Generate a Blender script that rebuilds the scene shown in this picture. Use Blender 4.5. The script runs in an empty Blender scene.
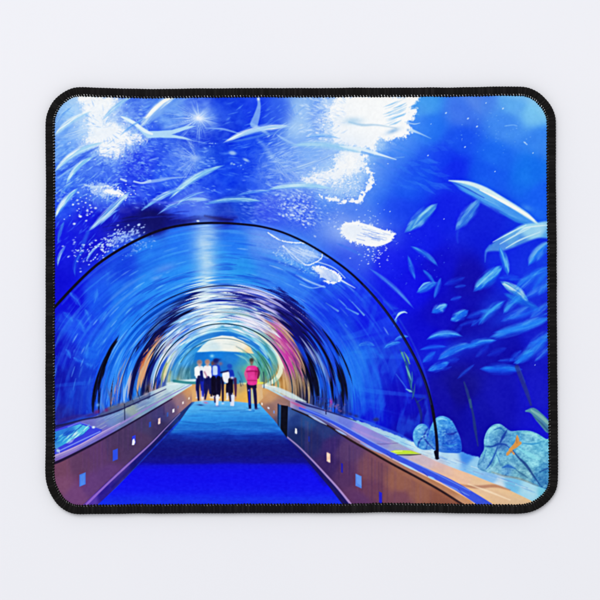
import bpy, math, random
import numpy as np

random.seed(7)
rng = np.random.default_rng(11)
sc = bpy.context.scene
COL = sc.collection

# The pad is laid out in units of 0.4608 mm ("u"); x to the right, y downwards, the table centre at (300, 300).
K = 0.235 / 510.0
def to_m(x, y):
    return (np.asarray(x) - 300.0) * K, (300.0 - np.asarray(y)) * K

# ------------------------------------------------------------------ artwork printed on the cloth
S = 2.0
X0, X1, Y0, Y1 = 51.0, 553.0, 93.0, 509.0
W, H = int((X1 - X0) * S), int((Y1 - Y0) * S)
XX, YY = np.meshgrid(X0 + (np.arange(W) + .5) / S, Y0 + (np.arange(H) + .5) / S)
XX = XX.astype(np.float32); YY = YY.astype(np.float32)
img = np.zeros((H, W, 3), np.float32)

def C(c): return np.array(c, np.float32) / 255.0
def sst(t):
    t = np.clip(t, 0, 1); return t * t * (3 - 2 * t)
def box(x0, y0, x1, y1):
    a = max(0, int((x0 - X0) * S) - 1); b = min(W, int((x1 - X0) * S) + 2)
    c = max(0, int((y0 - Y0) * S) - 1); d = min(H, int((y1 - Y0) * S) + 2)
    if b <= a or d <= c: return None
    return (slice(c, d), slice(a, b))
def over(sl, al, col):
    al = al[..., None]
    img[sl] = img[sl] * (1 - al) + col * al

LAT = rng.random((256, 256)).astype(np.float32)
def vn(u, v, s=0):
    u = np.asarray(u, np.float32) + s * 17.31; v = np.asarray(v, np.float32) + s * 9.77
    i = np.floor(u).astype(int); j = np.floor(v).astype(int)
    fu = u - i; fv = v - j
    fu = fu * fu * (3 - 2 * fu); fv = fv * fv * (3 - 2 * fv)
    a = LAT[i & 255, j & 255]; b = LAT[(i + 1) & 255, j & 255]
    c = LAT[i & 255, (j + 1) & 255]; d = LAT[(i + 1) & 255, (j + 1) & 255]
    return (a * (1 - fu) + b * fu) * (1 - fv) + (c * (1 - fu) + d * fu) * fv
def fbm(u, v, s=0, o=4):
    t = 0; a = .5; n = 0
    for k in range(o):
        t = t + a * vn(u * 2 ** k, v * 2 ** k, s + k); n += a; a *= .5
    return t / n

def mixpts(x, y, pts, p=2.6, sig=None):
    num = np.zeros(x.shape + (3,), np.float32); den = np.zeros(x.shape, np.float32)
    for q in pts:
        d2 = (x - q[0]) ** 2 + (y - q[1]) ** 2 + 30.0
        w = d2 ** (-p); w = w * 1e8
        num += w[..., None] * C(q[2]); den += w
    return num / den[..., None]

def smooth(P, n=6, closed=False):
    P = np.array(P, float)
    if len(P) == 2: return P
    if closed: Q = np.vstack([P[-1:], P, P[:2]])
    else: Q = np.vstack([2 * P[0] - P[1], P, 2 * P[-1] - P[-2]])
    out = []
    for i in range(1, len(Q) - 2):
        p0, p1, p2, p3 = Q[i - 1:i + 3]
        for t in np.linspace(0, 1, n, endpoint=False):
            out.append(.5 * (2 * p1 + (p2 - p0) * t + (2 * p0 - 5 * p1 + 4 * p2 - p3) * t * t + (3 * p1 - p0 - 3 * p2 + p3) * t ** 3))
    if not closed: out.append(Q[-2])
    return np.array(out)

def stroke(P, w, c, a=1.0, soft=1.2, c2=None, n=6, jag=0.0, jf=.5, fade=0.0):
    """brush stroke along P; w = half width (number or list), c2 = colour at its far end, fade = fade of alpha towards the far end"""
    k = len(P)
    ws = np.full(k, float(w)) if np.isscalar(w) else np.array(w, float)
    if len(ws) != k: ws = np.interp(np.linspace(0, 1, k), np.linspace(0, 1, len(ws)), ws)
    Q = smooth(P, n); m = len(Q)
    wq = np.interp(np.linspace(0, k - 1, m), np.arange(k), ws)
    mg = ws.max() + soft + jag + 1
    sl = box(Q[:, 0].min() - mg, Q[:, 1].min() - mg, Q[:, 0].max() + mg, Q[:, 1].max() + mg)
    if sl is None: return
    x, y = XX[sl], YY[sl]
    best = np.full(x.shape, -1e9, np.float32); bt = np.zeros(x.shape, np.float32)
    for i in range(m - 1):
        ax, ay = Q[i]; bx, by = Q[i + 1]
        dx, dy = bx - ax, by - ay; L2 = dx * dx + dy * dy + 1e-9
        t = np.clip(((x - ax) * dx + (y - ay) * dy) / L2, 0, 1)
        d = np.hypot(x - ax - t * dx, y - ay - t * dy)
        v = (wq[i] * (1 - t) + wq[i + 1] * t) - d
        g = v > best
        best = np.where(g, v, best); bt = np.where(g, (i + t) / (m - 1), bt)
    if jag: best = best + jag * (fbm(x * jf, y * jf, 3, 3) - .5) * 2
    al = sst(.5 + best / soft) * a
    if fade: al = al * (1 - fade * bt)
    col = C(c)
    if c2 is not None: col = C(c) * (1 - bt[..., None]) + C(c2) * bt[..., None]
    over(sl, al.astype(np.float32), col)

def inside(x, y, Q):
    r = np.zeros(x.shape, bool); n = len(Q)
    for i in range(n):
        ax, ay = Q[i]; bx, by = Q[(i + 1) % n]
        if ay == by: continue
        r ^= ((ay > y) != (by > y)) & (x < (bx - ax) * (y - ay) / (by - ay) + ax)
    return r
def poly(P, c, a=1.0, soft=1.0, rnd=False, jag=0.0, jf=.3, seed=0, jp=None):
    """filled shape; c = one colour or a list of (x, y, colour) to blend between"""
    Q = smooth(P, 6, True) if rnd else np.array(P, float)
    mg = soft + jag + 1
    sl = box(Q[:, 0].min() - mg, Q[:, 1].min() - mg, Q[:, 0].max() + mg, Q[:, 1].max() + mg)
    if sl is None: return
    x, y = XX[sl], YY[sl]
    d = np.full(x.shape, 1e9, np.float32); n = len(Q)
    for i in range(n):
        ax, ay = Q[i]; bx, by = Q[(i + 1) % n]
        dx, dy = bx - ax, by - ay; L2 = dx * dx + dy * dy + 1e-9
        t = np.clip(((x - ax) * dx + (y - ay) * dy) / L2, 0, 1)
        d = np.minimum(d, np.hypot(x - ax - t * dx, y - ay - t * dy))
    s = np.where(inside(x, y, Q), d, -d)
    if jag and jp:
        rr = np.hypot(x - jp[0], (y - jp[1])); t = np.arctan2(y - jp[1], x - jp[0])
        s = s + jag * ((fbm(np.cos(t) * 9 + rr * .12, np.sin(t) * 9 - rr * .12, 5 + seed, 4) - .5) * 1.3 + (fbm(x * .3, y * .3, 6 + seed, 2) - .5) * 1.2 + (fbm(x * .8, y * .8, 7 + seed, 3) - .5) * 1.2)
    elif jag: s = s + jag * (fbm(x * jf, y * jf, 5 + seed, 4) - .5) * 2.4
    al = (sst(.5 + s / soft) * a).astype(np.float32)
    col = mixpts(x, y, c) if isinstance(c, list) else C(c)
    over(sl, al, col)
def blob(x, y, rx, ry, c, a=1.0, rot=0.0, pw=1.0):
    r = max(rx, ry) * 2.2
    sl = box(x - r, y - r, x + r, y + r)
    if sl is None: return
    ca, sa = math.cos(math.radians(rot)), math.sin(math.radians(rot))
    u = ((XX[sl] - x) * ca + (YY[sl] - y) * sa) / rx; v = (-(XX[sl] - x) * sa + (YY[sl] - y) * ca) / ry
    over(sl, (a * np.exp(-(u * u + v * v) ** pw)).astype(np.float32), C(c))
def specks(x, y, rx, ry, n, sz, c, a=.9, rot=0, asp=1.6, spin=0):
    ca, sa = math.cos(math.radians(rot)), math.sin(math.radians(rot))
    for _ in range(n):
        u, v = random.gauss(0, .5) * rx, random.gauss(0, .5) * ry
        s = sz * random.uniform(.45, 1.15)
        blob(x + u * ca - v * sa, y + u * sa + v * ca, s * asp, s, c, a * random.uniform(.45, 1), spin + random.uniform(-25, 25), 1.6)
def rays(x, y, r0, r1, a0, a1, n, c, a=.4, w=.8, soft=1.4):
    """fan of uneven rays round (x, y): angular noise that frays outwards"""
    sl = box(x - r1, y - r1, x + r1, y + r1)
    if sl is None: return
    X, Y = XX[sl] - x, YY[sl] - y
    r = np.hypot(X, Y); t = np.arctan2(Y, X); m = math.radians((a0 + a1) / 2); half = math.radians((a1 - a0) / 2)
    dt = np.abs((t - m + np.pi) % (2 * np.pi) - np.pi)
    win = sst((half - dt) / .35 + .5) if half < 3.1 else 1.0
    k = n / (2 * half) * 1.1; sd = int(x * 3 + y) % 40
    tt = np.stack([np.cos(t), np.sin(t)], 0) * k
    q = vn(tt[0] + r * .05, tt[1] - r * .04, sd) * .6 + vn(tt[0] * 2.1 + r * .12, tt[1] * 2.1 + r * .1, sd + 3) * .4
    reach = r1 * (.45 + .75 * vn(tt[0] * .35, tt[1] * .35, sd + 7))
    al = a * 1.5 * sst((q - .42) / .3) * win * sst((reach - r) / (reach * .8)) * sst((r - r0 * .6) / (r0 * .6 + .5))
    over(sl, np.clip(al, 0, .95).astype(np.float32), C(c))
def leaf(x0, y0, x1, y1, w, c, hi=None, a=.9, bend=0.0, soft=.5, ha=.85, blunt=2.2, ends=.35, skew=0.0):
    """slim motion-blurred fish from (x0, y0) to (x1, y1): pale back, darker belly, streaks along it, ends that melt away"""
    L = math.hypot(x1 - x0, y1 - y0) / 2; cx, cy = (x0 + x1) / 2, (y0 + y1) / 2
    dx, dy = (x1 - x0) / (2 * L), (y1 - y0) / (2 * L)
    nx, ny = dy, -dx
    if ny > 0 or (ny == 0 and nx > 0): nx, ny = -nx, -ny            # normal points up
    r = L + abs(bend) + w + 4
    sl = box(cx - r, cy - r, cx + r, cy + r)
    if sl is None: return
    X, Y = XX[sl] - cx, YY[sl] - cy
    u = (X * dx + Y * dy) / L; v = X * nx + Y * ny - bend * (1 - u * u)
    uu = np.clip(np.abs(u - skew * (1 - u * u)), 0, 1.3)
    h = w * np.clip(1 - uu ** blunt, 0, 1) + .01
    q = np.abs(v) / h
    st = fbm(u * 1.6 + cx, v / max(w, 1.5) * 2.6 + cy, 17, 3) - .5
    fall = sst((1.25 - q + st * .5) / (soft + .35)) * sst((1.12 - uu) / (ends + .1))
    al = a * fall * np.where(np.abs(u) < 1.12, 1, 0)
    col = C(c)
    if hi is not None:
        t = sst(.45 + (v / h) * .6 + st * 2.4) * ha * sst((1.05 - uu) / .32)
        col = C(c) * (1 - t[..., None]) + C(hi) * t[..., None]
    over(sl, al.astype(np.float32), col)
def fish(P, w, c, hi=None, a=.9, soft=1.8, off=.35, ha=.9):
    P = np.array(P, float); p, q = P[0], P[-1]
    d = (q - p) / np.hypot(*(q - p)); n = np.array([d[1], -d[0]])
    if n[1] > 0 or (n[1] == 0 and n[0] > 0): n = -n
    bend = float(np.mean((P[1:-1] - p) @ n)) * 1.15 if len(P) > 2 else 0
    ex = d * w * .5
    leaf(*(p - ex), *(q + ex), w, c, hi, a, bend, .35 + soft * .22, ha)
def caustic(cx, cy, rx, ry, rot, c, a=.6, sc=6.0, asp=1.8, seed=0, pw=4, srot=None):
    """web of bright lines as on a rippled surface, fading out from the middle"""
    r = max(rx, ry) * 1.6
    sl = box(cx - r, cy - r, cx + r, cy + r)
    if sl is None: return
    ca, sa = math.cos(math.radians(rot)), math.sin(math.radians(rot))
    X, Y = XX[sl] - cx, YY[sl] - cy
    u, v = X * ca + Y * sa, -X * sa + Y * ca
    if srot is not None:
        cb, sb = math.cos(math.radians(srot)), math.sin(math.radians(srot)); p, q = X * cb + Y * sb, -X * sb + Y * cb
    else: p, q = u, v
    wx = fbm(p / sc / 2, q / sc / 2, seed + 60, 2) * 2.2
    n = vn(p / sc / asp + wx, q / sc + wx, seed + 50); n_2 = vn(p / sc / asp * 2.1 - wx, q / sc * 2.1, seed + 51)
    k = np.maximum((1 - np.abs(2 * n - 1)) ** pw, .7 * (1 - np.abs(2 * n_2 - 1)) ** pw)
    over(sl, (.62 * a * k * np.exp(-((u / rx) ** 2 + (v / ry) ** 2) ** 1.3)).astype(np.float32), C(c))

# ---- tunnel coordinates: nested circles sliding towards the vanishing point
VX, VY, KX, KY = 222.0, 372.0, .014, .305
def polar(x, y):
    qx, qy = x - VX, y - VY
    kk = 1 - KX * KX - KY * KY; b = qx * KX + qy * KY
    r = (-b + np.sqrt(np.maximum(b * b + kk * (qx * qx + qy * qy), 0))) / kk
    th = np.arctan2(-(qy - KY * r), qx - KX * r)
    return r, th
def ring(r, deg):
    t = math.radians(deg); return (VX + KX * r + r * math.cos(t), VY + KY * r - r * math.sin(t))
def arc(r, d0, d1, w, c, a=1.0, soft=1.0, r2=None, c2=None, fade=0.0):
    n = max(4, int(abs(d1 - d0) / 9) + 2)
    stroke([ring(r + ((r2 or r) - r) * i / (n - 1), d0 + (d1 - d0) * i / (n - 1)) for i in range(n)], w, c, a, soft, c2, 4, fade=fade)
R_, T_ = polar(XX, YY)

# ---- 1. water
WATER = [(60,105,(125,175,246)),(58,150,(95,150,246)),(60,180,(70,120,245)),(85,165,(75,120,243)),(105,168,(62,105,240)),(60,205,(44,84,242)),(60,240,(22,28,226)),(60,290,(15,15,212)),
 (95,245,(20,20,205)),(85,225,(25,35,222)),(130,218,(28,30,165)),(152,220,(24,22,130)),(112,226,(26,30,190)),(110,195,(56,92,240)),(140,165,(42,72,236)),(145,132,(48,90,236)),(150,188,(40,76,236)),(130,190,(44,74,236)),(165,178,(40,86,240)),
 (170,112,(95,145,242)),(200,105,(60,100,234)),(230,108,(22,70,226)),(252,106,(24,66,232)),(200,132,(22,58,218)),(225,128,(24,66,222)),(215,160,(16,68,222)),(240,165,(20,72,235)),(215,186,(36,84,238)),
 (185,206,(60,96,236)),(200,203,(72,108,240)),(240,205,(30,80,216)),(225,212,(26,60,190)),(270,208,(54,84,236)),(285,165,(62,110,242)),(262,182,(40,90,240)),(225,178,(18,72,236)),(248,150,(18,72,236)),(225,112,(20,68,228)),(300,180,(80,125,244)),(310,145,(100,150,245)),(300,130,(110,158,244)),(285,112,(40,85,234)),(300,105,(110,155,240)),(320,115,(75,120,238)),
 (330,150,(95,140,244)),(330,200,(62,115,240)),(300,205,(56,92,240)),(340,222,(84,125,240)),(355,208,(62,112,240)),(375,185,(34,98,242)),(375,150,(70,140,245)),(400,150,(28,100,242)),(385,165,(28,92,242)),
 (425,102,(62,150,240)),(430,128,(26,108,242)),(445,160,(14,62,240)),(405,185,(18,80,240)),(420,170,(14,74,240)),(480,98,(80,135,236)),(462,112,(66,118,236)),(515,100,(100,170,242)),(536,112,(120,190,242)),(543,140,(62,135,242)),
 (505,128,(72,140,242)),(495,155,(32,110,242)),(460,140,(26,88,240)),(452,168,(16,50,238)),(485,172,(22,92,240)),(530,172,(26,120,240)),(546,195,(26,102,246)),(450,210,(18,38,230)),(480,222,(16,34,214)),(420,240,(18,34,232)),
 (400,212,(24,70,238)),(440,268,(16,16,202)),(468,278,(18,12,170)),(505,262,(16,44,226)),(540,268,(20,52,226)),(362,252,(56,88,236)),(390,262,(24,34,236)),(415,290,(16,16,228)),(440,312,(18,14,190)),(470,330,(18,12,166)),
 (500,345,(18,14,168)),(540,330,(20,26,196)),(460,392,(20,15,142)),(500,400,(20,18,178)),(535,400,(20,20,194)),(480,412,(16,15,168)),(442,400,(20,15,165)),(425,340,(16,14,205)),(545,425,(22,22,205)),
 (350,300,(26,56,236)),(330,288,(34,80,238)),(370,325,(20,38,230)),(358,360,(30,104,238)),(346,388,(40,128,242)),(385,365,(20,38,206)),(400,400,(18,18,190)),(410,435,(20,22,172)),(372,420,(16,30,212)),(338,330,(30,80,236)),(336,368,(38,124,242)),(360,405,(20,70,225)),
 (70,300,(18,22,216)),(82,330,(32,80,238)),(60,350,(16,18,190)),(62,385,(18,26,170)),(75,395,(22,52,190)),(100,300,(30,92,240)),(120,262,(26,76,226)),(150,250,(40,122,242)),(122,300,(36,118,242)),(100,350,(28,100,236)),(88,388,(24,66,206)),(130,330,(40,134,246)),(100,398,(24,72,206)),(62,420,(30,34,150)),
 (180,240,(38,118,244)),(170,270,(42,134,244)),(235,245,(40,122,244)),(260,245,(84,140,242)),(240,270,(48,148,240)),(155,285,(44,136,246)),(190,280,(44,140,246)),(222,262,(44,140,242)),(290,262,(76,140,242)),(300,280,(54,122,244)),(275,275,(60,130,242))]
img[:] = mixpts(XX, YY, WATER, 2.2)
n1 = fbm(XX / 26, YY / 26, 1) - .5; n2 = fbm(XX / 7 + YY / 15, YY / 5 - XX / 22, 2, 3) - .5
img += (n1 * .10)[..., None] * np.array([.7, 1.0, .35], np.float32)
tl = sst((330 - XX) / 160) * sst((250 - YY) / 60)
img += (n2 * tl * .24)[..., None] * np.array([1, 1.0, .4], np.float32)
arcn = fbm(R_ / 3.2, T_ * 5, 4, 3) - .5
img += (arcn * sst((212 - R_) / 4) * (.10 + .14 * sst((150 - R_) / 60)))[..., None] * np.array([.5, 1, .45], np.float32)
np.clip(img, 0, 1, out=img)

# ---- 2. glare bursts on the surface
WH = (250, 252, 253)
blob(100, 122, 34, 30, (170, 205, 250), .65)
rays(100, 125, 18, 52, 120, 250, 60, (190, 220, 252), .55, 1.0)
rays(105, 130, 20, 46, -10, 60, 40, (150, 190, 250), .4, .9)
poly([(66,94),(124,94),(120,110),(116,118),(132,124),(150,138),(138,146),(126,156),(108,162),(94,154),(82,146),(78,132),(76,116)], (178,212,251), .75, 16, jag=8, jp=(105,124), seed=21)
poly([(74,96),(118,96),(113,108),(107,118),(104,124),(112,123),(120,126),(128,134),(138,138),(146,141),(134,143),(123,147),(121,153),(113,157),(104,156),(100,150),(97,143),(90,147),(86,140),(88,130),(86,118),(82,108)], WH, .98, 9, jag=6.5, jp=(105,124))
blob(104, 128, 22, 18, (225,238,253), .5); specks(108, 134, 34, 22, 200, .42, WH, .55); specks(130, 138, 16, 6, 60, .6, WH, .7)
specks(112, 150, 16, 10, 60, .6, WH, .55); specks(122, 130, 20, 12, 50, .6, WH, .55)
specks(128, 165, 26, 16, 120, .8, (130, 170, 248), .6, asp=2.0)
specks(70, 160, 18, 26, 60, .9, (150, 190, 250), .5, asp=2.2, spin=-20)
specks(140, 120, 14, 14, 40, 1.1, (150, 190, 248), .6, asp=2.4, spin=10)
blob(199, 118, 22, 15, (140, 180, 250), .7); rays(199, 118, 3, 46, 130, 215, 46, (190, 215, 252), .5, .9)
rays(199, 118, 3, 26, 0, 360, 46, (180, 210, 252), .45, .8); rays(199, 118, 3, 30, 70, 100, 10, (170, 205, 252), .5, .9)
blob(199, 118, 7, 5, (225, 240, 255), .9); blob(199, 118, 3, 2.4, WH, .9)
blob(190, 160, 20, 17, (110, 150, 245), .6); rays(196, 158, 2, 34, 95, 260, 60, (165, 195, 250), .42, .8); blob(195, 158, 5, 3, (190, 215, 252), .7)
rays(196, 150, 2, 22, 200, 250, 20, (175, 205, 250), .4, 1.0)
blob(282, 160, 22, 14, (125, 165, 246), .55); rays(273, 158, 2, 58, -22, 70, 60, (160, 195, 250), .42, .8)
stroke([(258,140),(266,148),(272,157),(284,166)], [1, 2.4, 2, .3], (160,195,248), .4, 5)
blob(300, 112, 14, 24, (165, 202, 246), .6, 5); blob(297, 128, 12, 10, (170, 205, 246), .7); rays(297, 128, 4, 44, -30, 30, 34, (175, 205, 250), .4, .9)
rays(298, 122, 4, 34, 215, 330, 34, (165, 200, 250), .4, .8)
stroke([(258,97),(259,105),(257,115),(254,124)], [1, 1.6, 3, 4], (150,190,246), .7, 1.8); stroke([(252,124),(262,130),(268,134)], 1.4, (140,180,246), .7, 2)
blob(258.5, 99, 1.5, 1.5, WH, .6)
blob(360, 150, 50, 40, (120, 170, 250), .5)
blob(366, 122, 52, 34, (205, 226, 252), .5); blob(346, 170, 30, 30, (170, 205, 250), .45)
poly([(322,94),(402,94),(404,126),(380,146),(360,156),(330,150),(320,128)], (190,218,251), .75, 18, jag=8, jp=(360,120), seed=22)
poly([(335,95),(420,95),(418,100),(413,103),(410,107),(416,109),(416,114),(410,120),(407,123),(410,128),(411,133),(408,137),(398,137.5),(391,139.5),(382,138),(377,141),(376,146),(374,151),(364,148),(352,146),(340,144),(333,140),(331,132),(334,124),(329,114),(331,104)],
     WH, .98, 4.5, jag=4, seed=1, jp=(366,124))
specks(330, 120, 9, 28, 130, .5, WH, .6)
specks(330, 120, 10, 26, 90, 1.0, WH, .75); specks(325, 128, 14, 10, 40, .9, (200, 222, 252), .7)
for _ in range(26):   # rippled blue water showing through the right half of the glare
    x = random.uniform(389, 406); y = random.uniform(102, 124)
    stroke([(x - 6, y + 2), (x, y), (x + 6, y - 3)], [.1, random.uniform(.4, 1.0), .1], (130, 188, 240), random.uniform(.25, .6), 1.6)
stroke([(412,100),(408,106),(407,114),(403,121)], [1.4, 1, 1.2, 1.6], WH, .9, 1.4)
stroke([(349,122),(362,125),(377,125),(396,128)], [.6, 1.2, .7, .3], (140, 184, 224), .6, 2.6)
blob(353, 121, 10, 4, (150, 195, 232), .6); blob(393, 131, 7, 2.4, (130, 175, 225), .7, -20); blob(408, 130, 1.4, 1.4, (110, 160, 230), .6)
stroke([(411,130),(420,133.5),(431,138.5)], [1.5, .8, .3], (190, 220, 252), .9, 1.2, fade=.6)
stroke([(405,122),(414,124),(420,123)], [.6,.5,.2], (200,225,252), .7, 1)
# lower lobe
blob(334, 172, 36, 28, (150, 190, 249), .7); blob(325, 178, 20, 8, (225,238,253), .5)
rays(346, 165, 2, 38, 60, 190, 90, (205, 225, 253), .5, .8); rays(350, 158, 4, 30, 20, 110, 50, (180, 210, 252), .4, .8)
poly([(296,180),(320,168),(348,148),(366,158),(368,180),(358,197),(330,195),(310,188)], (160,198,250), .7, 12, jag=8, jp=(346,166), seed=23)
poly([(302,177),(316,175),(330,170),(342,160),(352,152),(358,160),(352,172),(340,181),(325,183),(310,182)], WH, .92, 9, jag=8, seed=2, jp=(346,166))
specks(342, 172, 30, 18, 160, .45, WH, .6)
poly([(343,147),(354,148),(364,153),(366,163),(360,170),(350,174),(340,170),(336,160)], WH, .8, 7, jag=7, seed=9, jp=(352,160))
stroke([(351,147),(357,150),(364,153.5),(362,159),(366,165),(368,171),(371,176),(371,181),(369,187),(364,192)], [1.8,1.6,1.4,.7,1.2,.8,1.8,2.2,1.7,.8], WH, .85, 2.2, jag=4.2, jf=.42)
stroke([(364,192),(360,199),(356,201.5),(350,199),(343,201.5),(336,199),(328,198.5),(320,195)], [1.0,1.9,2.2,.7,1.6,.9,1.3,.4], WH, .85, 2.2, jag=4.4, jf=.42)
for x, y in ((367,155),(369,172),(371,182),(369,189),(361,199),(356,202),(344,201),(338,200)): blob(x, y, 2, 1.5, WH, .85, random.uniform(-40, 40), 1.6)
specks(348, 180, 22, 17, 150, .55, (240, 246, 254), .8); specks(320, 176, 14, 6, 50, 1.0, WH, .7)
specks(300, 205, 24, 16, 120, .85, (190, 212, 252), .8, 30, 1.7, 20)
specks(296, 215, 18, 8, 60, .9, (205, 222, 252), .8, 35, 1.7, 20)
specks(262, 205, 26, 14, 60, 1.2, (120, 150, 246), .4, asp=2.2)
# small violet fog over the dark gap
blob(196, 203, 22, 9, (96, 128, 242), .42); blob(275, 190, 20, 14, (105, 140, 244), .4)
for i in range(12): stroke([(270 + i * 2.5, 172 + random.uniform(-8, 8)), (282 + i * 2.5, 178 + random.uniform(-8, 10))], .5, (150, 180, 248), .4, 1.5)
# rippled webs of light
def ripples(x0, y0, x1, y1, n, c, a, ang, ln=(1.5, 5), w=.6, mask=None):
    for _ in range(n):
        x, y = random.uniform(x0, x1), random.uniform(y0, y1)
        if mask and not mask(x, y): continue
        t = math.radians(ang(x, y) + random.uniform(-14, 14)); l = random.uniform(*ln)
        stroke([(x - l * math.cos(t), y - l * math.sin(t)), (x, y + random.uniform(-.4, .4)), (x + l * math.cos(t), y + l * math.sin(t))], [.1, w * random.uniform(.5, 1.4), .1], c, a * random.uniform(.35, 1), 1.2, n=3)
off_arch = lambda x, y: (x - 225) ** 2 + (y - 437) ** 2 > 216 ** 2
ripples(56, 100, 200, 205, 200, (120, 172, 250), .5, lambda x, y: math.degrees(math.atan2(y - 128, x - 104)), mask=off_arch)
ripples(100, 140, 215, 208, 260, (130, 170, 250), .65, lambda x, y: 6 + (x - 150) * .1, (1, 3.5), .7)
ripples(56, 140, 120, 200, 120, (150, 195, 251), .7, lambda x, y: -28, (1.5, 4.5), .6)
ripples(56, 195, 120, 262, 70, (70, 120, 246), .6, lambda x, y: -50, (2, 6), .8, off_arch)
ripples(200, 100, 330, 200, 130, (110, 160, 250), .5, lambda x, y: -8 + (y - 150) * .5, (2, 6), .7)
ripples(265, 125, 340, 200, 170, (175, 208, 252), .6, lambda x, y: -12 + (y - 160) * .8, (2, 6), .6)
ripples(300, 98, 345, 145, 110, (195, 220, 252), .7, lambda x, y: math.degrees(math.atan2(y - 122, x - 372)), (1.5, 4), .7)
ripples(240, 190, 330, 222, 130, (120, 160, 250), .55, lambda x, y: 18, (1.5, 4), .8, off_arch)
ripples(380, 140, 450, 190, 40, (60, 130, 246), .3, lambda x, y: 20, (4, 12), 2.0)
caustic(290, 165, 46, 26, 10, (165,195,250), .55, 5, 2.2, 1, 4, -20); caustic(275, 178, 26, 14, 20, (150,180,248), .5, 4, 1.6, 2)
caustic(320, 112, 24, 18, 0, (170,200,250), .6, 4, 1.6, 3, 4, -45); caustic(345, 180, 24, 20, 0, (220,234,253), .7, 3.4, 1.6, 4, 3, -50)
caustic(150, 160, 70, 26, -6, (100,145,248), .3, 3.6, 2.6, 5, 5, 8); caustic(72, 130, 26, 36, 0, (170,205,250), .55, 3.2, 3, 6, 4, -30)
caustic(185, 125, 34, 22, 0, (150,185,250), .5, 4, 2.6, 7, 4, -18); caustic(188, 165, 24, 22, 0, (150,185,250), .5, 3.4, 2, 8, 4, 40)
caustic(130, 110, 30, 14, 0, (150,190,250), .5, 3.6, 2.2, 9, 4, 20); caustic(300, 208, 34, 18, 25, (190,212,252), .7, 3.2, 1.5, 10, 5)
caustic(250, 212, 40, 14, 0, (110,130,246), .4, 5, 2, 11, 3); caustic(80, 185, 30, 26, 0, (110,160,250), .5, 3.6, 2, 12, 5, 10)
# ellipse of foam
blob(366, 234, 34, 18, (120, 150, 244), .55)
poly([(339,229),(344,223),(352,221.5),(364,224),(376,228),(386,231),(395,234),(391,238),(390,243),(382,245),(372,246.5),(362,245),(352,242),(343,236)], WH, .97, 3.5, jag=3.5, seed=3, jp=(352,232))
blob(352, 231, 26, 12, (215,230,253), .45); specks(372, 240, 26, 10, 70, .4, WH, .6); [blob(393 - 26 * (1 - math.cos(t)), 237 + 8 * math.sin(t) * (1 if t < 2 else 1), 1.5, 1.1, WH, .9, 0, 1.6) for t in (-.5, -.2, .1, .4, .7, 1.0, 1.3)]
for _ in range(30):
    x = random.gauss(374, 7); y = random.gauss(236.5, 3)
    stroke([(x - 4, y - 1), (x + 4, y + 1)], [.2, .7, .2], (110, 145, 236), random.uniform(.3, .8), 1.2)
stroke([(345,224),(358,223.5),(374,228),(389,233)], [.6,1.2,1.2,.8], WH, .9, 1.2); stroke([(393,234),(388,241),(378,245),(366,245)], [1.2,1.5,1,.8], WH, .9, 1.2)
specks(372, 254, 18, 14, 50, .65, (225, 235, 254), .8); specks(372, 214, 16, 10, 22, .6, (200, 220, 252), .7); specks(335, 222, 8, 14, 20, .6, (200, 220, 252), .6)
# loose bright foam, left
blob(104, 196, 20, 9, (120, 165, 246), .6)
poly([(85,186),(100,184),(112,188),(122,193),(127,197),(118,196),(104,196),(92,192)], (190, 215, 251), .7, 7, jag=7, seed=4, jp=(128,196))
poly([(102,188),(112,189),(122,193),(127,197),(116,195),(106,193)], WH, .9, 3, jag=4, seed=8, jp=(126,197))
specks(110, 191, 20, 6, 90, .5, WH, .85); specks(82, 208, 16, 14, 34, 1.0, (215, 232, 252), .9, asp=1.4); specks(62, 196, 9, 9, 14, 1.1, (140, 180, 248), .7)
stroke([(85,185),(96,187),(108,186)], [.8,1.1,.4], (195,220,250), .7, 1.6); stroke([(121,179),(126,181)], 1, (190,215,250), .8, 1.4); stroke([(134,181.5),(142,183),(150,181)], [.8,.9,1.4], (180,205,250), .85, 1.2)
stroke([(148,182),(160,180),(172,178),(186,177)], [1.4,1.6,1,.3], (150,185,248), .7, 1.6); stroke([(150,160),(158,158)], .8, (150,185,248), .5, 1.6)
blob(232.5, 153, 4, 2.2, (150, 185, 240), .9, 10, 1.6); blob(246, 160, 3.6, 1.4, (150, 185, 240), .85, 25, 1.5); specks(236, 164, 8, 4, 9, 1, (140, 175, 240), .8)
# dark gap above the near arch
poly([(112,230),(124,218),(140,210),(154,210),(166,215),(188,218),(210,216.5),(236,217.5),(228,222),(200,223),(170,228),(150,236),(128,235)], [(118,226,(20,20,150)),(130,222,(18,18,122)),(152,221,(15,15,100)),(175,222,(17,17,112)),(215,219,(22,24,135))], .85, 8)
for _ in range(40):
    x = random.uniform(112, 228); y = 226 - 8 * math.sin((x - 105) / 130 * 3.0) + random.gauss(0, 2.5) - (x - 105) * .02
    stroke([(x - 10, y + 2.0), (x, y), (x + 10, y - .6)], [.1, random.uniform(.5, 1.4), .1], random.choice([(12,12,90),(16,16,110),(40,60,200),(20,30,150)]), random.uniform(.2, .55), 1.8)
stroke([(205,216),(220,219),(233,220)], [1,1.6,.6], (20,14,90), .7, 2.4); blob(198, 221, 1.6, .9, WH, .9, 10, 1.5)

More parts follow.
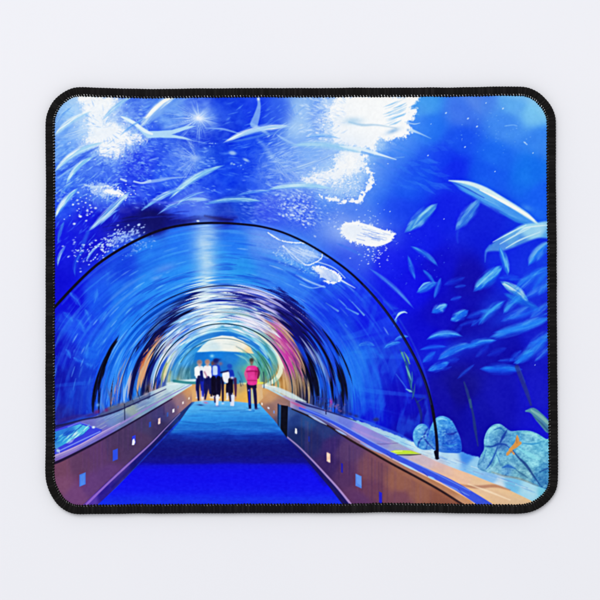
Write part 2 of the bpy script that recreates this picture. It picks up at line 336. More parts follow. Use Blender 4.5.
# ---- 3. long blurred fish overhead
PB, PW = (150, 205, 246), (232, 246, 250)
fish([(55,136),(66,125),(78,117),(91,112)], 3.4, (165,210,248), PW, .9, 1.6)
stroke([(56,141),(64,133),(72,126)], [1.5,2,1], (110,160,246), .6, 3)
fish([(55,172),(66,159),(80,150),(96,144),(103,143)], 3.9, (160,208,246), PW, .95, 1.6)
stroke([(56,176),(70,167),(84,155),(98,147)], [.6,1.8,1.8,.4], (40,80,225), .5, 2)
fish([(67,184),(73,173),(82,163),(94,157)], 3.0, (130,190,240), (205,235,250), .95, 1.4)
stroke([(58,178),(68,171),(78,164)], [.3,1.2,.5], (140,185,248), .7, 1.6)
fish([(103,120),(112,110),(122,102),(134,96)], 3.0, (140,190,246), (190,222,250), .9, 1.8)
fish([(140,128),(150,116),(164,104),(178,95)], 5.3, (150,190,246), PW, .95, 1.8, .4)
stroke([(150,122),(160,113),(174,104),(190,97)], [1,2.4,2.4,.5], (120,165,244), .6, 3)
stroke([(146,118),(153,110),(164,101),(172,97)], [.5,1.6,1.6,1], (250,252,246), .85, 1.4)
poly([(120,116),(127,117),(134,121),(142,127),(149,131),(158,131),(172,130),(186,126),(196,126),(182,131),(172,134.5),(184,137),(192,140),(176,138),(160,137.5),(148,138),(143,134),(135,126),(125,120)], (172,212,248), .95, 1.5)
stroke([(122,117),(134,123),(145,131),(152,134)], [.8,1.6,1.6,1], (225,242,252), .8, 1.3)
stroke([(178,138),(192,140.5),(205,143)], [.4,.5,.2], (150,185,248), .6, 1.2); specks(212, 143.4, 9, .6, 12, .5, (150,185,248), .7)
stroke([(205,128),(222,129),(234,132),(243,135)], [.4,.9,.8,.4], (140,180,250), .7, 1.4)
fish([(224,143),(236,135),(252,131),(270,128),(290,127)], 4.1, (165,205,246), (240,248,252), .95, 1.5)
stroke([(227,142.5),(246,139),(268,134),(288,130)], [.3,1.2,1.3,.4], (90,140,236), .6, 1.8)
fish([(291,146),(306,143),(326,145),(348,149),(364,154)], 4.8, (150,200,242), (195,226,246), .92, 2)
stroke([(340,146),(360,149),(378,154),(396,159.5)], [.3,1.8,1.2,.3], (215,236,252), .9, 1.5)
stroke([(362,152),(378,157),(394,160)], [1.2,1,.3], (110,165,240), .7, 1.4); stroke([(394,158),(404,157)], .4, (130,180,245), .5, 1.4)
fish([(276,134),(288,141),(298,145)], 1.8, (150,190,248), None, .7, 2)
fish([(282,173),(296,169),(312,163),(326,158),(336,153)], 2.8, (135,175,244), (175,205,248), .9, 1.6)
stroke([(270,169),(284,171.5),(296,168)], [.6,1.4,1.2], (120,160,244), .6, 2)
fish([(268,190),(290,186),(312,186),(332,189)], 3.9, (140,195,242), (200,232,248), .92, 2)
fish([(170,199),(180,190),(195,177),(209,169),(224,166)], 3.7, (130,190,240), (190,228,246), .95, 1.5)
fish([(146,208),(158,199),(172,192),(186,188)], 3.0, (110,165,242), (190,220,250), .95, 1.5)
fish([(158,215),(172,205),(190,201),(212,201)], 3.4, (80,130,232), (170,210,248), .85, 2)
fish([(204,205),(222,200),(242,200),(262,202)], 3.4, (90,150,232), (170,220,238), .9, 2)
stroke([(150,201),(170,203),(196,201)], [1.5,1.2,.5], (90,110,240), .6, 2)
fish([(89,231),(98,219),(112,209),(124,200),(130,192)], 3.9, (110,165,236), (205,234,248), .92, 1.8)
stroke([(88,232),(84,242),(80,254)], [1.6,2.2,.4], (45,95,230), .7, 3)
fish([(56,217),(61,206),(69,197),(78,189)], 3.7, (120,185,240), (220,242,250), .92, 1.6)
fish([(58,242),(60,233),(64,222)], 2.8, (40,95,228), (70,130,235), .8, 3)
fish([(76,276),(75,266),(79,256),(86,250)], 3.0, (30,80,225), (55,110,235), .8, 3)
stroke([(142,210),(150,204),(156,201)], [.6,1.5,.6], (110,165,235), .7, 1.8); stroke([(96,268),(108,254),(118,244)], [.5,2,.6], (50,100,232), .6, 3)
for p, w_ in (([(56,124),(63,114),(72,107)], 2.0), ([(120,136),(132,126),(146,118)], 1.8), ([(60,196),(66,188),(74,181)], 1.8), ([(100,226),(108,217),(118,210)], 1.8), ([(176,206),(190,197),(206,192)], 2.0), ([(236,196),(254,192),(272,191)], 1.8), ([(86,262),(94,250),(104,241)], 2.0), ([(306,138),(322,136),(340,139)], 2.0), ([(58,266),(60,256),(66,246)], 2.2)):
    fish(p, w_, (90, 150, 242), (170, 212, 250), .7, 2.2)
# school on the right
for x, y, rx, ry, q, al in ((535,285,18,9,-30,.5),(530,312,22,9,-15,.5),(505,318,22,9,-20,.4),(540,345,14,10,-40,.45),(470,345,34,9,-10,.4),(440,355,20,9,-12,.35),(545,262,9,14,-60,.45),(490,305,14,8,-40,.35)):
    blob(x, y, rx, ry, (30, 90, 240), al, q)
for _ in range(26):
    x, y = random.uniform(440, 546), random.uniform(262, 372); q = math.radians(random.choice([-8, -20, -35, -50]) + random.uniform(-8, 8)); l = random.uniform(6, 13)
    leaf(x - l * math.cos(q), y - l * math.sin(q), x + l * math.cos(q), y + l * math.sin(q), random.uniform(2.4, 4.2), (30, 100, 244), (44, 130, 248), random.uniform(.25, .55), 0, 1.0)
leaf(449,180,541,229, 7.6, (80,155,240), (130,195,242), .95, 2.6, .3, .8, 3.0)
stroke([(449,180.6),(468,183),(486,190),(506,202),(526,214.5),(539,225)], [.3,1.8,2.5,2.4,2.3,.6], (212,238,242), .92, 2.2)
stroke([(455,183),(468,189),(484,198)], [.3,.8,.4], (45,95,215), .8, 1.2); stroke([(480,190),(500,200),(522,212),(534,220)], [.4,1.2,1.3,.4], (248,252,244), .95, 1.2)
stroke([(500,212),(516,220),(530,224)], [.5,2,.4], (50,130,228), .7, 2.5); blob(527, 208, 6, 3, (80,150,245), .6, 20)
leaf(455,231,481,198, 6.4, (60,130,228), (120,185,238), .85, 0, .5)
stroke([(459,227),(457,236),(458,243)], [1.4,1,.3], (40,85,228), .5, 2.6)
poly([(486,251),(494,242),(502,236),(511,231),(522,225),(535,223),(553,222),(553,237),(538,238),(524,243),(512,248),(502,251),(494,251)], [(495,245,(80,140,225)),(512,240,(110,175,228)),(530,228,(160,215,240)),(540,232,(170,220,240)),(545,236,(90,165,238)),(520,245,(80,140,228)),(505,249,(90,150,232))], .95, 3.4, True)
for p in ([(493,242),(510,233),(526,225)],[(500,244),(514,236),(530,228)],[(506,248),(520,240),(540,232)],[(522,228),(538,226),(549,225)],[(516,234),(526,228),(536,226)]):
    stroke(p, [.3,.8,.3], (205,236,246), .75, 1.3)
stroke([(490,246),(486,252),(485,262)], [1.4,1.2,.3], (70,130,230), .7, 2.2)
leaf(499,246,508,276, 4.4, (40,120,238), (110,190,238), .9, 1, .6)
leaf(473,292,503,265, 7.2, (30,115,238), (100,185,242), .92, 0, .5)
stroke([(477,287),(485,279),(493,272)], [.3,1,.3], (150,215,245), .6, 1.8)
leaf(500,281,529,302, 4.6, (80,150,220), (190,228,240), .95, 1.5, .3)
stroke([(504,283),(514,289.5),(524,297)], [.3,.7,.4], (215,240,246), .6, 1.4)
leaf(503,293,541,311, 6.5, (26,110,225), (40,140,232), .7, 0, .9)
fish([(530,264),(536,254),(543,247),(549,243)], 6.1, (44,140,248), (120,185,242), .9, 2.4)
fish([(516,288),(524,281),(536,274),(549,268)], 6.1, (38,122,246), (70,160,250), .85, 4)
fish([(534,290),(540,280),(549,272)], 6.1, (40,128,248), None, .7, 5)
fish([(505,312),(512,303),(520,297)], 5.5, (40,130,246), (70,165,248), .85, 3.4)
fish([(480,324),(486,315),(496,307),(504,302)], 5.9, (38,128,246), (70,165,248), .9, 3.6)
fish([(508,318),(524,314),(538,308)], 4.1, (32,110,244), None, .75, 4)
leaf(488,338,552,318, 6.5, (36,124,248), (70,160,250), .85, 0, .9)
fish([(494,332),(508,330),(524,326),(538,322),(550,316)], 5.1, (34,122,248), (60,150,250), .9, 3.4)
leaf(450,321,469,310, 5.6, (30,112,240), (90,175,242), .92, 0, .6)
leaf(431,313,448,304, 5.0, (30,112,240), (110,185,244), .92, 0, .6)
stroke([(436,308.5),(440,305.5),(445,305)], [.2,.6,.2], (160,212,246), .6, 1.6)
fish([(428,340),(440,335),(452,334),(461,337)], 4.9, (34,120,246), (90,175,250), .9, 2.8); stroke([(434,335),(446,333.5),(455,334)], [.2,.8,.2], (100,175,245), .7, 1.6)
fish([(440,359),(450,352),(461,347),(469,345)], 6.1, (38,128,248), (90,175,250), .9, 3)
fish([(466,348),(478,343),(488,341),(495,341)], 4.4, (38,128,248), (76,165,250), .9, 3)
leaf(422,363,436,351, 4.0, (28,100,240), (40,120,242), .85, 0, .9)
leaf(427,371,450,362, 4.8, (30,105,242), (60,145,246), .9, 0, .7)
fish([(420,350),(434,347),(446,347)], 2.9, (32,106,246), None, .8, 3)
leaf(479,369,523,369.5, 6.4, (24,100,240), (40,140,246), .92, 0, .8, .6)
fish([(518,362),(528,355),(536,345),(549,335)], 7.3, (36,126,246), (70,160,250), .9, 3.6)
leaf(513,364,535,350, 5.4, (32,120,244), (60,160,246), .8, 0, .8)
for x0, y0, x1, y1, w_ in ((522,300,552,282,5),(512,296,540,270,4),(530,318,553,300,5),(526,348,552,330,5),(536,262,553,240,5),(520,326,550,312,4),(538,296,553,276,5),(500,322,530,306,4.5),(534,362,553,344,4)):
    leaf(x0, y0, x1, y1, w_, (40, 120, 248), (90, 165, 250), .6, 0, 1.1)
# single fish in the middle
leaf(404,233,438,203, 6.4, (64,140,226), (140,205,238), .92, 0, .5)
stroke([(413,227),(420,217),(430,208)], [.3,1.3,.3], (165,220,240), .5, 2.4)
fish([(411,247),(420,250),(428,257),(437,266)], 3.4, (44,120,228), (80,160,240), .85, 2.6)
fish([(408,256),(410,264),(413,272),(415,279)], 3.0, (40,110,235), (60,140,242), .85, 2.6)
fish([(423,270),(429,276),(435,284)], 2.4, (40,115,230), None, .85, 2)
leaf(416,293,438,282, 4.6, (40,112,236), (80,160,244), .9, 0, .7); leaf(441,277,434,299, 3.2, (40,110,234), (60,140,242), .8, 0, .9)
stroke([(419,289),(424,284),(430,282)], [.3,1.1,.3], (130,200,245), .8, 1.4)
fish([(368,268),(380,275),(392,286),(404,298),(414,309)], 2.6, (60,120,238), (90,150,240), .8, 2.4)
fish([(336,243),(346,247),(356,253),(364,257)], 2.2, (70,120,238), None, .7, 3)
fish([(384,300),(390,306),(398,308)], 4, (40,100,236), None, .6, 4); fish([(392,315),(400,312),(406,310)], 3, (60,120,238), None, .5, 4)
stroke([(395,320),(399,314),(404,312),(407,313)], [.3,1.2,.8,.3], (185,225,246), .9, 1.4); stroke([(394,326),(396,320)], [.3,1.3], (90,150,238), .7, 2)
for p in ((346,308,358,314),(352,302,364,315),(326,303,338,311),(329,268,335,278)): stroke([p[:2], p[2:]], [.3, .9], (110,165,240), .7, 1.6, fade=-.2)
fish([(385,348),(392,344),(400,343)], 3, (38,110,235), (100,175,238), .85, 2.4); fish([(395,341),(402,337),(408,337)], 2.6, (40,115,238), (90,170,240), .8, 2.4)
fish([(359,346),(366,344),(374,346)], 3, (34,105,236), (100,180,236), .8, 2.6); stroke([(368,346),(376,352),(382,358)], [1.5,2,.5], (34,100,235), .6, 3)
fish([(350,354),(356,352),(362,354)], 2.6, (36,120,238), None, .7, 3); blob(370, 340, 12, 4, (30,80,232), .6, -20); blob(374, 360, 8, 4, (30,90,230), .5)
# dim school behind the left acrylic
for x0, y0, x1, y1, w in ((70,293,80,306,3.4),(94,303,97,289,2.8),(64,313,72,321,3.2),(85,310,90,323,3.2),(77,320,84,332,3.4),(100,322,106,312,3),(87,345,86,358,3),(66,350,70,358,2.6),(74,358,82,362,3),(86,364,96,370,3),(98,348,106,336,2.4)):
    fish([(x0,y0),((x0+x1)/2+.8,(y0+y1)/2),(x1,y1)], w * 1.15, (40,112,244), (66,140,248), .72, 4)
fish([(106,272),(108,280),(107,286)], 3.4, (46,110,240), None, .6, 5)

# ---- 4. bubbles, dust
specks(110, 243, 26, 9, 150, .85, (200, 220, 252), .85, -28, 1.6, -25); specks(124, 236, 16, 7, 90, .9, (190, 215, 252), .8, -20, 1.6, -20)
specks(80, 250, 14, 16, 36, .8, (180, 205, 250), .8, -30); specks(140, 246, 16, 6, 50, .7, (150, 185, 248), .6, -24)
blob(125, 238, 18, 7, (100, 140, 244), .45, -22)
for x, y, s in ((446,113,1.4),(431,124,.7),(428,155.5,1.2),(468,118.5,1.5),(477,126.5,1.5),(503,108.5,1.4),(465,147,1.3),(495,171.5,1),(486,103,1),(533,153,1),(548,148,1),(525,142.5,.9),(390,211.5,1),(444,219,.9),(462,139,.6),(535,365,.8)):
    blob(x, y, s * .75, s * .5, (205, 228, 252), .8, -40, 1.4)
stroke([(524,142),(527,144.5)], .5, (170,205,250), .8, 1); stroke([(505,126),(513,125),(517,126)], .5, (120,175,248), .7, 1.2)
specks(495, 130, 50, 28, 60, .5, (130, 180, 248), .5); specks(420, 260, 40, 40, 40, .45, (90, 130, 245), .6)
poly([(502,95),(522,99),(536,107),(549,122),(549,95)], (150,205,244), .5, 12); poly([(536,95),(549,95),(549,118),(543,106)], (205,232,248), .8, 8)
poly([(462,95),(482,95),(480,112),(470,108)], (110,130,230), .22, 10)

# ---- 5. reflections inside the tunnel
ins_ = sst((208 - R_) / 5)
lr = np.log(R_ + 1)
q1 = fbm(lr * 44, T_ * 4.2, 81, 3); q2 = fbm(lr * 80, T_ * 5 + 3, 85, 2); q3 = fbm(lr * 10, T_ * 3, 88, 2)
topw = np.exp(-((T_ - 1.75) / 1.1) ** 2)
wgt = (ins_ * (.10 + .9 * topw) * sst((q3 - .3) / .3)).astype(np.float32)
over((slice(0, H), slice(0, W)), np.clip(wgt * sst((q1 - .52) / .2) * .42, 0, 1).astype(np.float32), C((78,164,252)))
over((slice(0, H), slice(0, W)), np.clip(wgt * sst((q2 - .6) / .12) * sst((170 - R_) / 50) * .45, 0, 1).astype(np.float32), C((150,205,252)))
over((slice(0, H), slice(0, W)), np.clip(ins_ * sst((.40 - q1) / .12) * .4 * (.3 + .7 * topw) * sst((190 - R_) / 40), 0, 1).astype(np.float32), C((16,60,200)))
for _ in range(90):
    r = random.uniform(112, 190); d = random.choice([random.uniform(100, 165), random.uniform(100, 165), random.uniform(25, 85)]); l = random.uniform(1.2, 5)
    arc(r, d, d + l, [.1, random.uniform(.4, 1.0), .1], random.choice([(140,200,252),(110,180,250),(180,215,252),(90,160,250)]), random.uniform(.2, .6), 1.8)
# slow vertical folds of light on the lower walls
fold = fbm(T_ * 26, lr * 2.2, 91, 2)
low = ins_ * sst((R_ - 118) / 20) * np.clip(1 - topw, 0, 1)
over((slice(0, H), slice(0, W)), np.clip(low * sst((fold - .5) / .25) * .35, 0, 1).astype(np.float32), C((50,135,250)))
wall = fbm(XX / 9 + YY / 40, YY / 22, 93, 3)
over((slice(0, H), slice(0, W)), np.clip(low * sst((wall - .5) / .2) * .4, 0, 1).astype(np.float32), C((44,124,248)))
blob(204, 236, 13, 22, (140,185,244), .75); blob(206, 262, 12, 20, (140,190,244), .75); blob(207, 285, 9, 14, (160,210,244), .7); blob(206, 262, 5, 9, (190,225,242), .5); blob(208, 284, 4, 5, (205,240,240), .7); blob(203, 245, 5, 8, (180,215,246), .5)
for p, q in ((265,238),(288,248)): blob(p, q, 22, 9, (125,155,242), .5, 24)
blob(165, 268, 12, 4, (110,140,238), .5, -18); blob(156, 278, 5, 2, (130,165,240), .5, -12)
stroke([(268,233),(280,240),(291,242.5),(303,243),(312,246),(320,251),(322,257),(316,262),(307,265),(299,260),(290,252),(283,246)], .55, (222,236,254), .95, 1.2, jag=.7, jf=.8)
for p in ([(290,249),(300,254),(312,262)], [(297,246),(306,253),(319,258)], [(306,246),(300,256)], [(314,249),(307,263)], [(285,248),(293,258),(302,264)]): stroke(p, [.2,.5,.2], (205,225,254), .7, 1.1)
poly([(285,247),(300,244),(313,248),(321,256),(310,262),(302,263),(292,255)], (150,185,248), .55, 4, True)
for _ in range(30):
    x = random.gauss(304, 8); y = 253 + (x - 304) * .25 + random.gauss(0, 3)
    stroke([(x - 4, y - 2), (x + 4, y + 1.5)], .4, (195,218,253), random.uniform(.3, .7), 1.2)
specks(292, 262, 22, 5, 50, .7, (150, 195, 250), .75, 30); specks(280, 252, 6, 6, 26, .7, (170, 200, 250), .7)
poly([(312,267),(322,267),(332,271),(339,276),(341,280),(334,283),(326,281),(320,276),(317,271)], (225,236,253), .75, 2, jag=3, jf=.5, seed=6)
stroke([(312,267),(322,267),(332,271),(340,277),(339,281),(332,283),(325,281)], [.5,.9,.8,1.1,1,1,.5], WH, .92, 1.2, jag=1.5, jf=.7); blob(319, 270, 5, 2.4, WH, .8, 25)
stroke([(318,262),(330,266),(338,271),(345,278)], .5, (190,212,252), .8, 1.2); stroke([(339,279),(346,283),(355,288)], [1,.7,.3], (205,224,254), .85, 1.2)
stroke([(296,275),(306,280),(318,285),(325,287)], [.3,.9,.8,.6], (160,195,250), .8, 1.6); stroke([(300,284),(312,288),(324,286)], .5, (150,190,250), .7, 1.4)
for _ in range(34):
    r = random.uniform(140, 205); d = random.uniform(28, 160)
    arc(r, d, d + random.uniform(3, 10), [.2, random.uniform(.6, 1.6), .2], random.choice([(70,135,240),(26,90,228),(90,160,244),(20,70,215)]), random.uniform(.2, .5), 2.2)
for r, d0, d1, w, c, a in ((168,118,136,2.2,(80,140,240),.6),(158,122,140,1.4,(95,155,242),.6),(146,124,150,1.6,(60,140,240),.6),(150,20,40,2.5,(60,130,240),.5),(160,12,30,3,(36,100,236),.6),(186,8,26,3,(30,70,235),.5)):
    arc(r, d0, d1, [.2, w, .2], c, a, 3)

caustic(302, 254, 18, 8, 22, (200,222,254), .9, 2.6, 1.4, 20, 3); caustic(285, 250, 30, 12, 24, (165,190,250), .5, 4, 1.8, 21, 4)
caustic(326, 275, 14, 7, 25, (225,236,254), .7, 2.4, 1.4, 22, 3); caustic(292, 262, 24, 6, 28, (170,205,252), .6, 2.6, 1.4, 23, 5)
cs_ = box(176, 218, 236, 342); xa, ya = XX[cs_], YY[cs_]
xc = 203.5 + (ya - 224) * .05 + (vn(ya / 9, ya * 0, 70) - .5) * 5
wdt = 9.5 - (ya - 224) * .03
rip = fbm(xa / 11, ya / 1.5, 71, 3); rip2 = fbm(xa / 16, ya / 5, 73, 2)
al = np.exp(-((xa - xc) / wdt) ** 2) * np.clip(.25 + 1.1 * (rip - .35) + .7 * (rip2 - .4), 0, 1) * sst((ya - 223.5) / 2)
over(cs_, (al * .95).astype(np.float32), C((182,214,246)))
over(cs_, (np.exp(-((xa - xc - 1) / (wdt * .55)) ** 2) * sst((rip2 - .45) / .2) * sst((ya - 250) / 20) * .75).astype(np.float32), C((212,238,240)))
for x0, r0, d in ((336,128,16),(345,140,12),(352,150,10),(330,122,14),(360,158,8),(340,134,10)):
    arc(r0, 0, d + 14, [.3, 3, 4, .3], (36,116,242), .45, 5)
# broad colour of the inner rings
INNER = [(150,330,(20,90,215)),(140,360,(24,110,232)),(127,385,(60,140,240)),(122,365,(36,120,240)),(118,392,(60,120,225)),(128,340,(34,120,242)),(136,330,(34,122,242)),(142,350,(30,100,220)),(140,312,(34,122,242)),(135,395,(40,120,225)),(120,380,(30,110,230)),(112,400,(40,105,225)),(122,350,(30,118,240)),(160,300,(30,110,230)),(175,290,(34,118,232)),(140,320,(30,118,240)),
 (158,345,(16,30,90)),(165,328,(14,20,80)),(180,311,(16,26,92)),(194,301,(20,40,130)),(150,372,(50,60,110)),(152,352,(24,26,60)),(152,392,(150,130,140)),(147,396,(20,24,60)),
 (180,322,(130,190,240)),(190,315,(170,210,245)),(172,335,(110,150,225)),(165,345,(200,170,160)),(157,365,(40,60,160)),(160,378,(30,60,170)),(166,362,(160,195,240)),(172,350,(150,175,220)),(190,330,(60,110,210)),(180,340,(120,170,225)),
 (205,300,(210,230,245)),(208,318,(215,235,246)),(203,330,(200,225,242)),(215,306,(110,160,220)),(222,298,(60,90,190)),(230,312,(120,175,210)),(240,305,(180,190,225)),(225,325,(120,195,238)),(230,295,(120,150,230)),(240,296,(60,60,170)),
 (248,300,(150,150,215)),(252,286,(190,190,245)),(258,305,(205,200,240)),(250,318,(200,225,240)),(262,318,(215,210,235)),(270,312,(170,165,225)),(246,330,(170,222,242)),(256,328,(185,225,238)),(262,294,(180,180,240)),(275,305,(90,90,200)),
 (270,325,(200,165,140)),(280,340,(180,120,150)),(285,350,(190,60,160)),(290,362,(185,70,150)),(278,332,(175,90,165)),(265,335,(150,190,190)),(288,335,(170,130,110)),(300,360,(150,120,100)),(298,385,(150,125,100)),(280,385,(200,155,100)),(274,370,(205,165,105)),
 (280,297,(20,24,140)),(290,308,(16,14,112)),(302,318,(16,14,100)),(312,330,(18,24,120)),(305,340,(20,70,190)),(312,352,(50,70,150)),(308,370,(14,16,50)),(318,372,(24,80,190)),(328,380,(20,30,130)),(318,385,(20,70,170)),(310,388,(16,18,60)),(325,345,(24,90,230)),(330,360,(26,70,215)),(300,298,(30,50,200)),(290,285,(44,96,230)),
 (200,352,(50,150,228)),(185,360,(70,155,225)),(178,372,(90,140,160)),(190,375,(70,130,150)),(172,378,(160,180,140)),(185,345,(100,180,235)),(195,340,(130,200,240)),(225,332,(70,160,230)),(210,334,(130,200,238)),(250,338,(110,185,232)),(262,350,(60,160,210)),(272,358,(110,180,180)),(268,370,(80,150,130)),(262,362,(70,150,150))]
m = (sst((132 - R_) / 14) * sst((418 - YY) / 6)).astype(np.float32)
# left of the arch ring the water itself carries on, so the blend is softer there
a_, b_ = box(92, 276, 352, 420)
sub = mixpts(XX[a_, b_], YY[a_, b_], INNER, 2.4)
sub += (fbm(R_[a_, b_] / 1.6, T_[a_, b_] * 3.2, 8, 3) - .5)[..., None] * .42
over((a_, b_), m[a_, b_], np.clip(sub, 0, 1))

def swirl(n, r0, r1, d0, d1, cols, w=1.2, ln=(6, 22), a=(.3, .85)):
    for _ in range(n):
        r = random.uniform(r0, r1); d = random.uniform(d0, d1); l = random.uniform(*ln) * .5
        arc(r, d - l, d + l, [.1, w * random.uniform(.4, 1.2), .1], random.choice(cols), random.uniform(*a), 1.1, r + random.uniform(-1.5, 1.5))
NAVY, INK, PALE = (14, 16, 84), (8, 8, 34), (225, 236, 250)
# ceiling: pale light stripes, violet, dark gaps
swirl(110, 66, 124, 86, 104, [PALE, (190, 220, 246), (235, 245, 240)], 1.3, (4, 12))
swirl(84, 72, 126, 50, 82, [(205,200,244), PALE, (225,205,235), (150,160,230)], 1.4, (6, 16))
swirl(30, 74, 120, 55, 84, [(40,50,160), (20,30,110), (60,100,210)], 1.0, (6, 18))
swirl(26, 84, 104, 66, 84, [(150,200,205), (190,215,190), (200,190,210), (90,150,210)], 1.0, (6, 14))
swirl(70, 66, 98, 100, 140, [PALE, (150,200,246), (80,140,230), (60,110,220)], 1.3, (6, 16))
swirl(40, 64, 92, 118, 165, [PALE, (60,100,220), (30,60,180), (170,200,240), (210,190,200)], 1.2, (6, 18))
# left dark patches
for r, d0, d1, w in ((97,108,128,3.2),(94,124,150,3.6),(100,112,140,1.6),(92,142,166,3.0)): arc(r, d0, d1, [.2, w, w, w, .3], NAVY, .9, 2.2)
swirl(30, 92, 104, 108, 150, [NAVY, INK, (20,40,130)], .9, (5, 14))
swirl(30, 98, 112, 106, 160, [(40,120,240), (70,150,248), (110,180,250)], .9, (5, 14))
for r, d0, d1, w in ((129,147,164,1.7),(127.5,155,172,1.3),(131,158,180,1.5),(125,166,181,.8),(113,164,182,.9),(93,150,183,2.6),(80,156,182,1.3)):
    arc(r, d0, d1, [.2, w, w, .4], INK if r > 100 else NAVY, .9, 1.6)
for _ in range(9):
    r = random.uniform(125, 133); d = random.uniform(146, 172); arc(r, d, d + random.uniform(3, 8), [.1, .9, .1], INK, .8, 1.2)
swirl(34, 104, 126, 142, 181, [(40,130,246), (70,150,248), (60,110,220), (24,80,220), (120,180,250)], 1.0, (6, 20))
swirl(22, 104, 114, 162, 181, [(200,150,150), (190,140,130)], .9, (3, 8), (.3, .7))
for p in ((122,356),(118,374),(124,384)): blob(*p, 3, 7, (70,155,250), .5, 20)
for r, d0, d1, w, c in ((86,138,176,1.8,(215,170,130)),(83,150,178,2.0,(222,160,115)),(88,150,162,1.0,(190,100,60)),(99,166,178,2,(140,180,236)),(96,164,178,1.5,(180,170,190)),(70,140,172,2.2,(225,236,244)),(73,150,172,1.6,(130,180,236)),(66,146,170,1.6,(40,90,200)),(76,148,176,1.5,(20,34,130)),(62,140,176,1.6,(150,170,120)),(60,150,172,1.4,(225,215,170))):
    arc(r, d0, d1, [.2, w, w, .3], c, .88, 1.3)
for _ in range(12): blob(*ring(random.uniform(86, 92), random.uniform(138, 160)), 1.6, .8, random.choice([(215,110,70),(190,90,80),(230,180,140)]), .8, -45)
# right: navy mass, ink streaks, magenta and tan patches
for r, d0, d1, w in ((108,30,62,4.5),(114,28,54,3.2),(102,26,54,4.2),(119,34,50,1.4),(96,20,46,3.6),(92,8,34,3.0)):
    arc(r, d0, d1, [.3, w, w * 1.1, w, .4], (16,14,104), .9, 3)
swirl(44, 94, 122, 24, 60, [(14,12,96), INK, (20,24,150), (24,20,130), (40,80,220)], 1.1, (6, 16))
swirl(40, 90, 120, -2, 34, [INK, (30,110,240), (34,100,230), (24,70,200), (90,150,240)], 1.4, (8, 22), (.5, .9))
for r, d0, d1, w in ((128,22,44,1.1),(124,6,30,1.6),(120,2,20,2.2),(131,12,30,.8),(115,10,40,1.2),(110,-2,18,1.4),(94,-4,28,2.8),(89,0,22,1.8)):
    arc(r, d0, d1, [.2, w, w, .2], INK, .88, 1.3)
for r, d0, d1, w, c in ((105,16,34,2.0,(120,150,215)),(108,10,24,1.6,(90,110,190)),(101,20,36,1.2,(150,165,215)),(100,4,16,1.8,(24,90,215)),(117,6,16,2,(30,110,230)),(113,0,10,2.4,(30,90,215)),(86,-2,18,1.2,(190,165,125)),(82,-4,14,1.2,(160,130,100)),(80,26,52,1.6,(200,160,135)),(76,34,60,1.8,(205,170,150)),(84,22,44,1.0,(175,140,110))):
    arc(r, d0, d1, [.2, w, w, .2], c, .8, 1.6)
for p, w in (([(276,329),(281,337),(287,347),(292,357),(297,366)], 3.6), ([(284,350),(288,359),(293,370)], 3.0), ([(279,333),(286,343),(292,352)], 2)):
    stroke(p, [.6, w, w, w * .8, .3], (190, 56, 158), .6, 3)
swirl(44, 74, 85, 14, 50, [(210,70,170), (170,50,150), (225,120,185), (130,40,130), (190,140,170), (200,160,150), (110,50,130)], .9, (5, 14))
# far ring: teal acrylic, cream rim
arc(54, 20, 160, [.4, 2.4, 3, 2.6, .6], (36,120,208), .85, 2); arc(50, 100, 172, [1, 4, 4, 3], (60,150,220), .5, 3)
swirl(30, 44, 62, 8, 172, [(120,195,236), (40,120,210), (150,215,236), (30,100,190)], .8, (10, 26), (.3, .7))
stroke([(259,335),(270,345),(278,357),(281,366),(279,375),(272,382),(263,386)], [.5,1.4,2,2.2,2.2,2,1], (226,232,205), .92, 1.5)
stroke([(262,341),(270,350),(274,360),(274,370),(268,378)], [1,2.4,3,3,1], (90,160,160), .7, 3)
stroke([(258,352),(264,362),(266,374)], [1,2.2,1.5], (80,150,120), .7, 2.5); stroke([(250,335),(262,347),(268,358)], [.8,1.6,.6], (150,215,236), .8, 1.6)
swirl(26, 44, 58, -6, 40, [(150,205,205), (70,150,140), (190,220,190), (60,150,200)], .8, (6, 18))

swirl(40, 64, 112, 92, 106, [(240,248,252), (220,240,250), (205,240,242)], 1.2, (3, 9), (.5, .95))
swirl(34, 60, 92, 58, 80, [(240,244,252), (225,228,250), (235,215,235)], 1.2, (4, 12), (.5, .95))
swirl(30, 60, 84, 110, 150, [(235,245,252), (150,205,250), (200,228,250)], 1.2, (4, 12), (.5, .95))
swirl(14, 84, 118, 62, 82, [(30,40,150), (24,24,110)], 1.1, (5, 12), (.5, .9))
swirl(20, 96, 118, 66, 88, [(24,30,140), (40,70,200), (16,18,96)], 1.2, (5, 14), (.5, .9))
swirl(36, 46, 66, 30, 150, [(190,228,245), (150,212,242), (225,240,246)], .9, (6, 18), (.3, .7))
for p in ([(272,291),(284,297),(297,309),(308,322)], [(276,296),(290,306),(302,318)], [(268,289),(280,292),(292,299)]): stroke(p, [.3,3.4,3.4,.5], (14,12,104), .7, 3, jag=3, jf=.4)
for p in ([(226,293),(238,294),(250,297)], [(232,299),(246,301),(262,307)], [(172,313),(182,304),(196,298)]): stroke(p, [.2,1.5,.2], (22,26,130), .85, 1.6, jag=1.4, jf=.5)
blob(207, 318, 7, 12, (235,246,252), .6); blob(252, 318, 6, 9, (235,235,252), .55, -30); blob(205, 300, 8, 6, (215,236,248), .5)
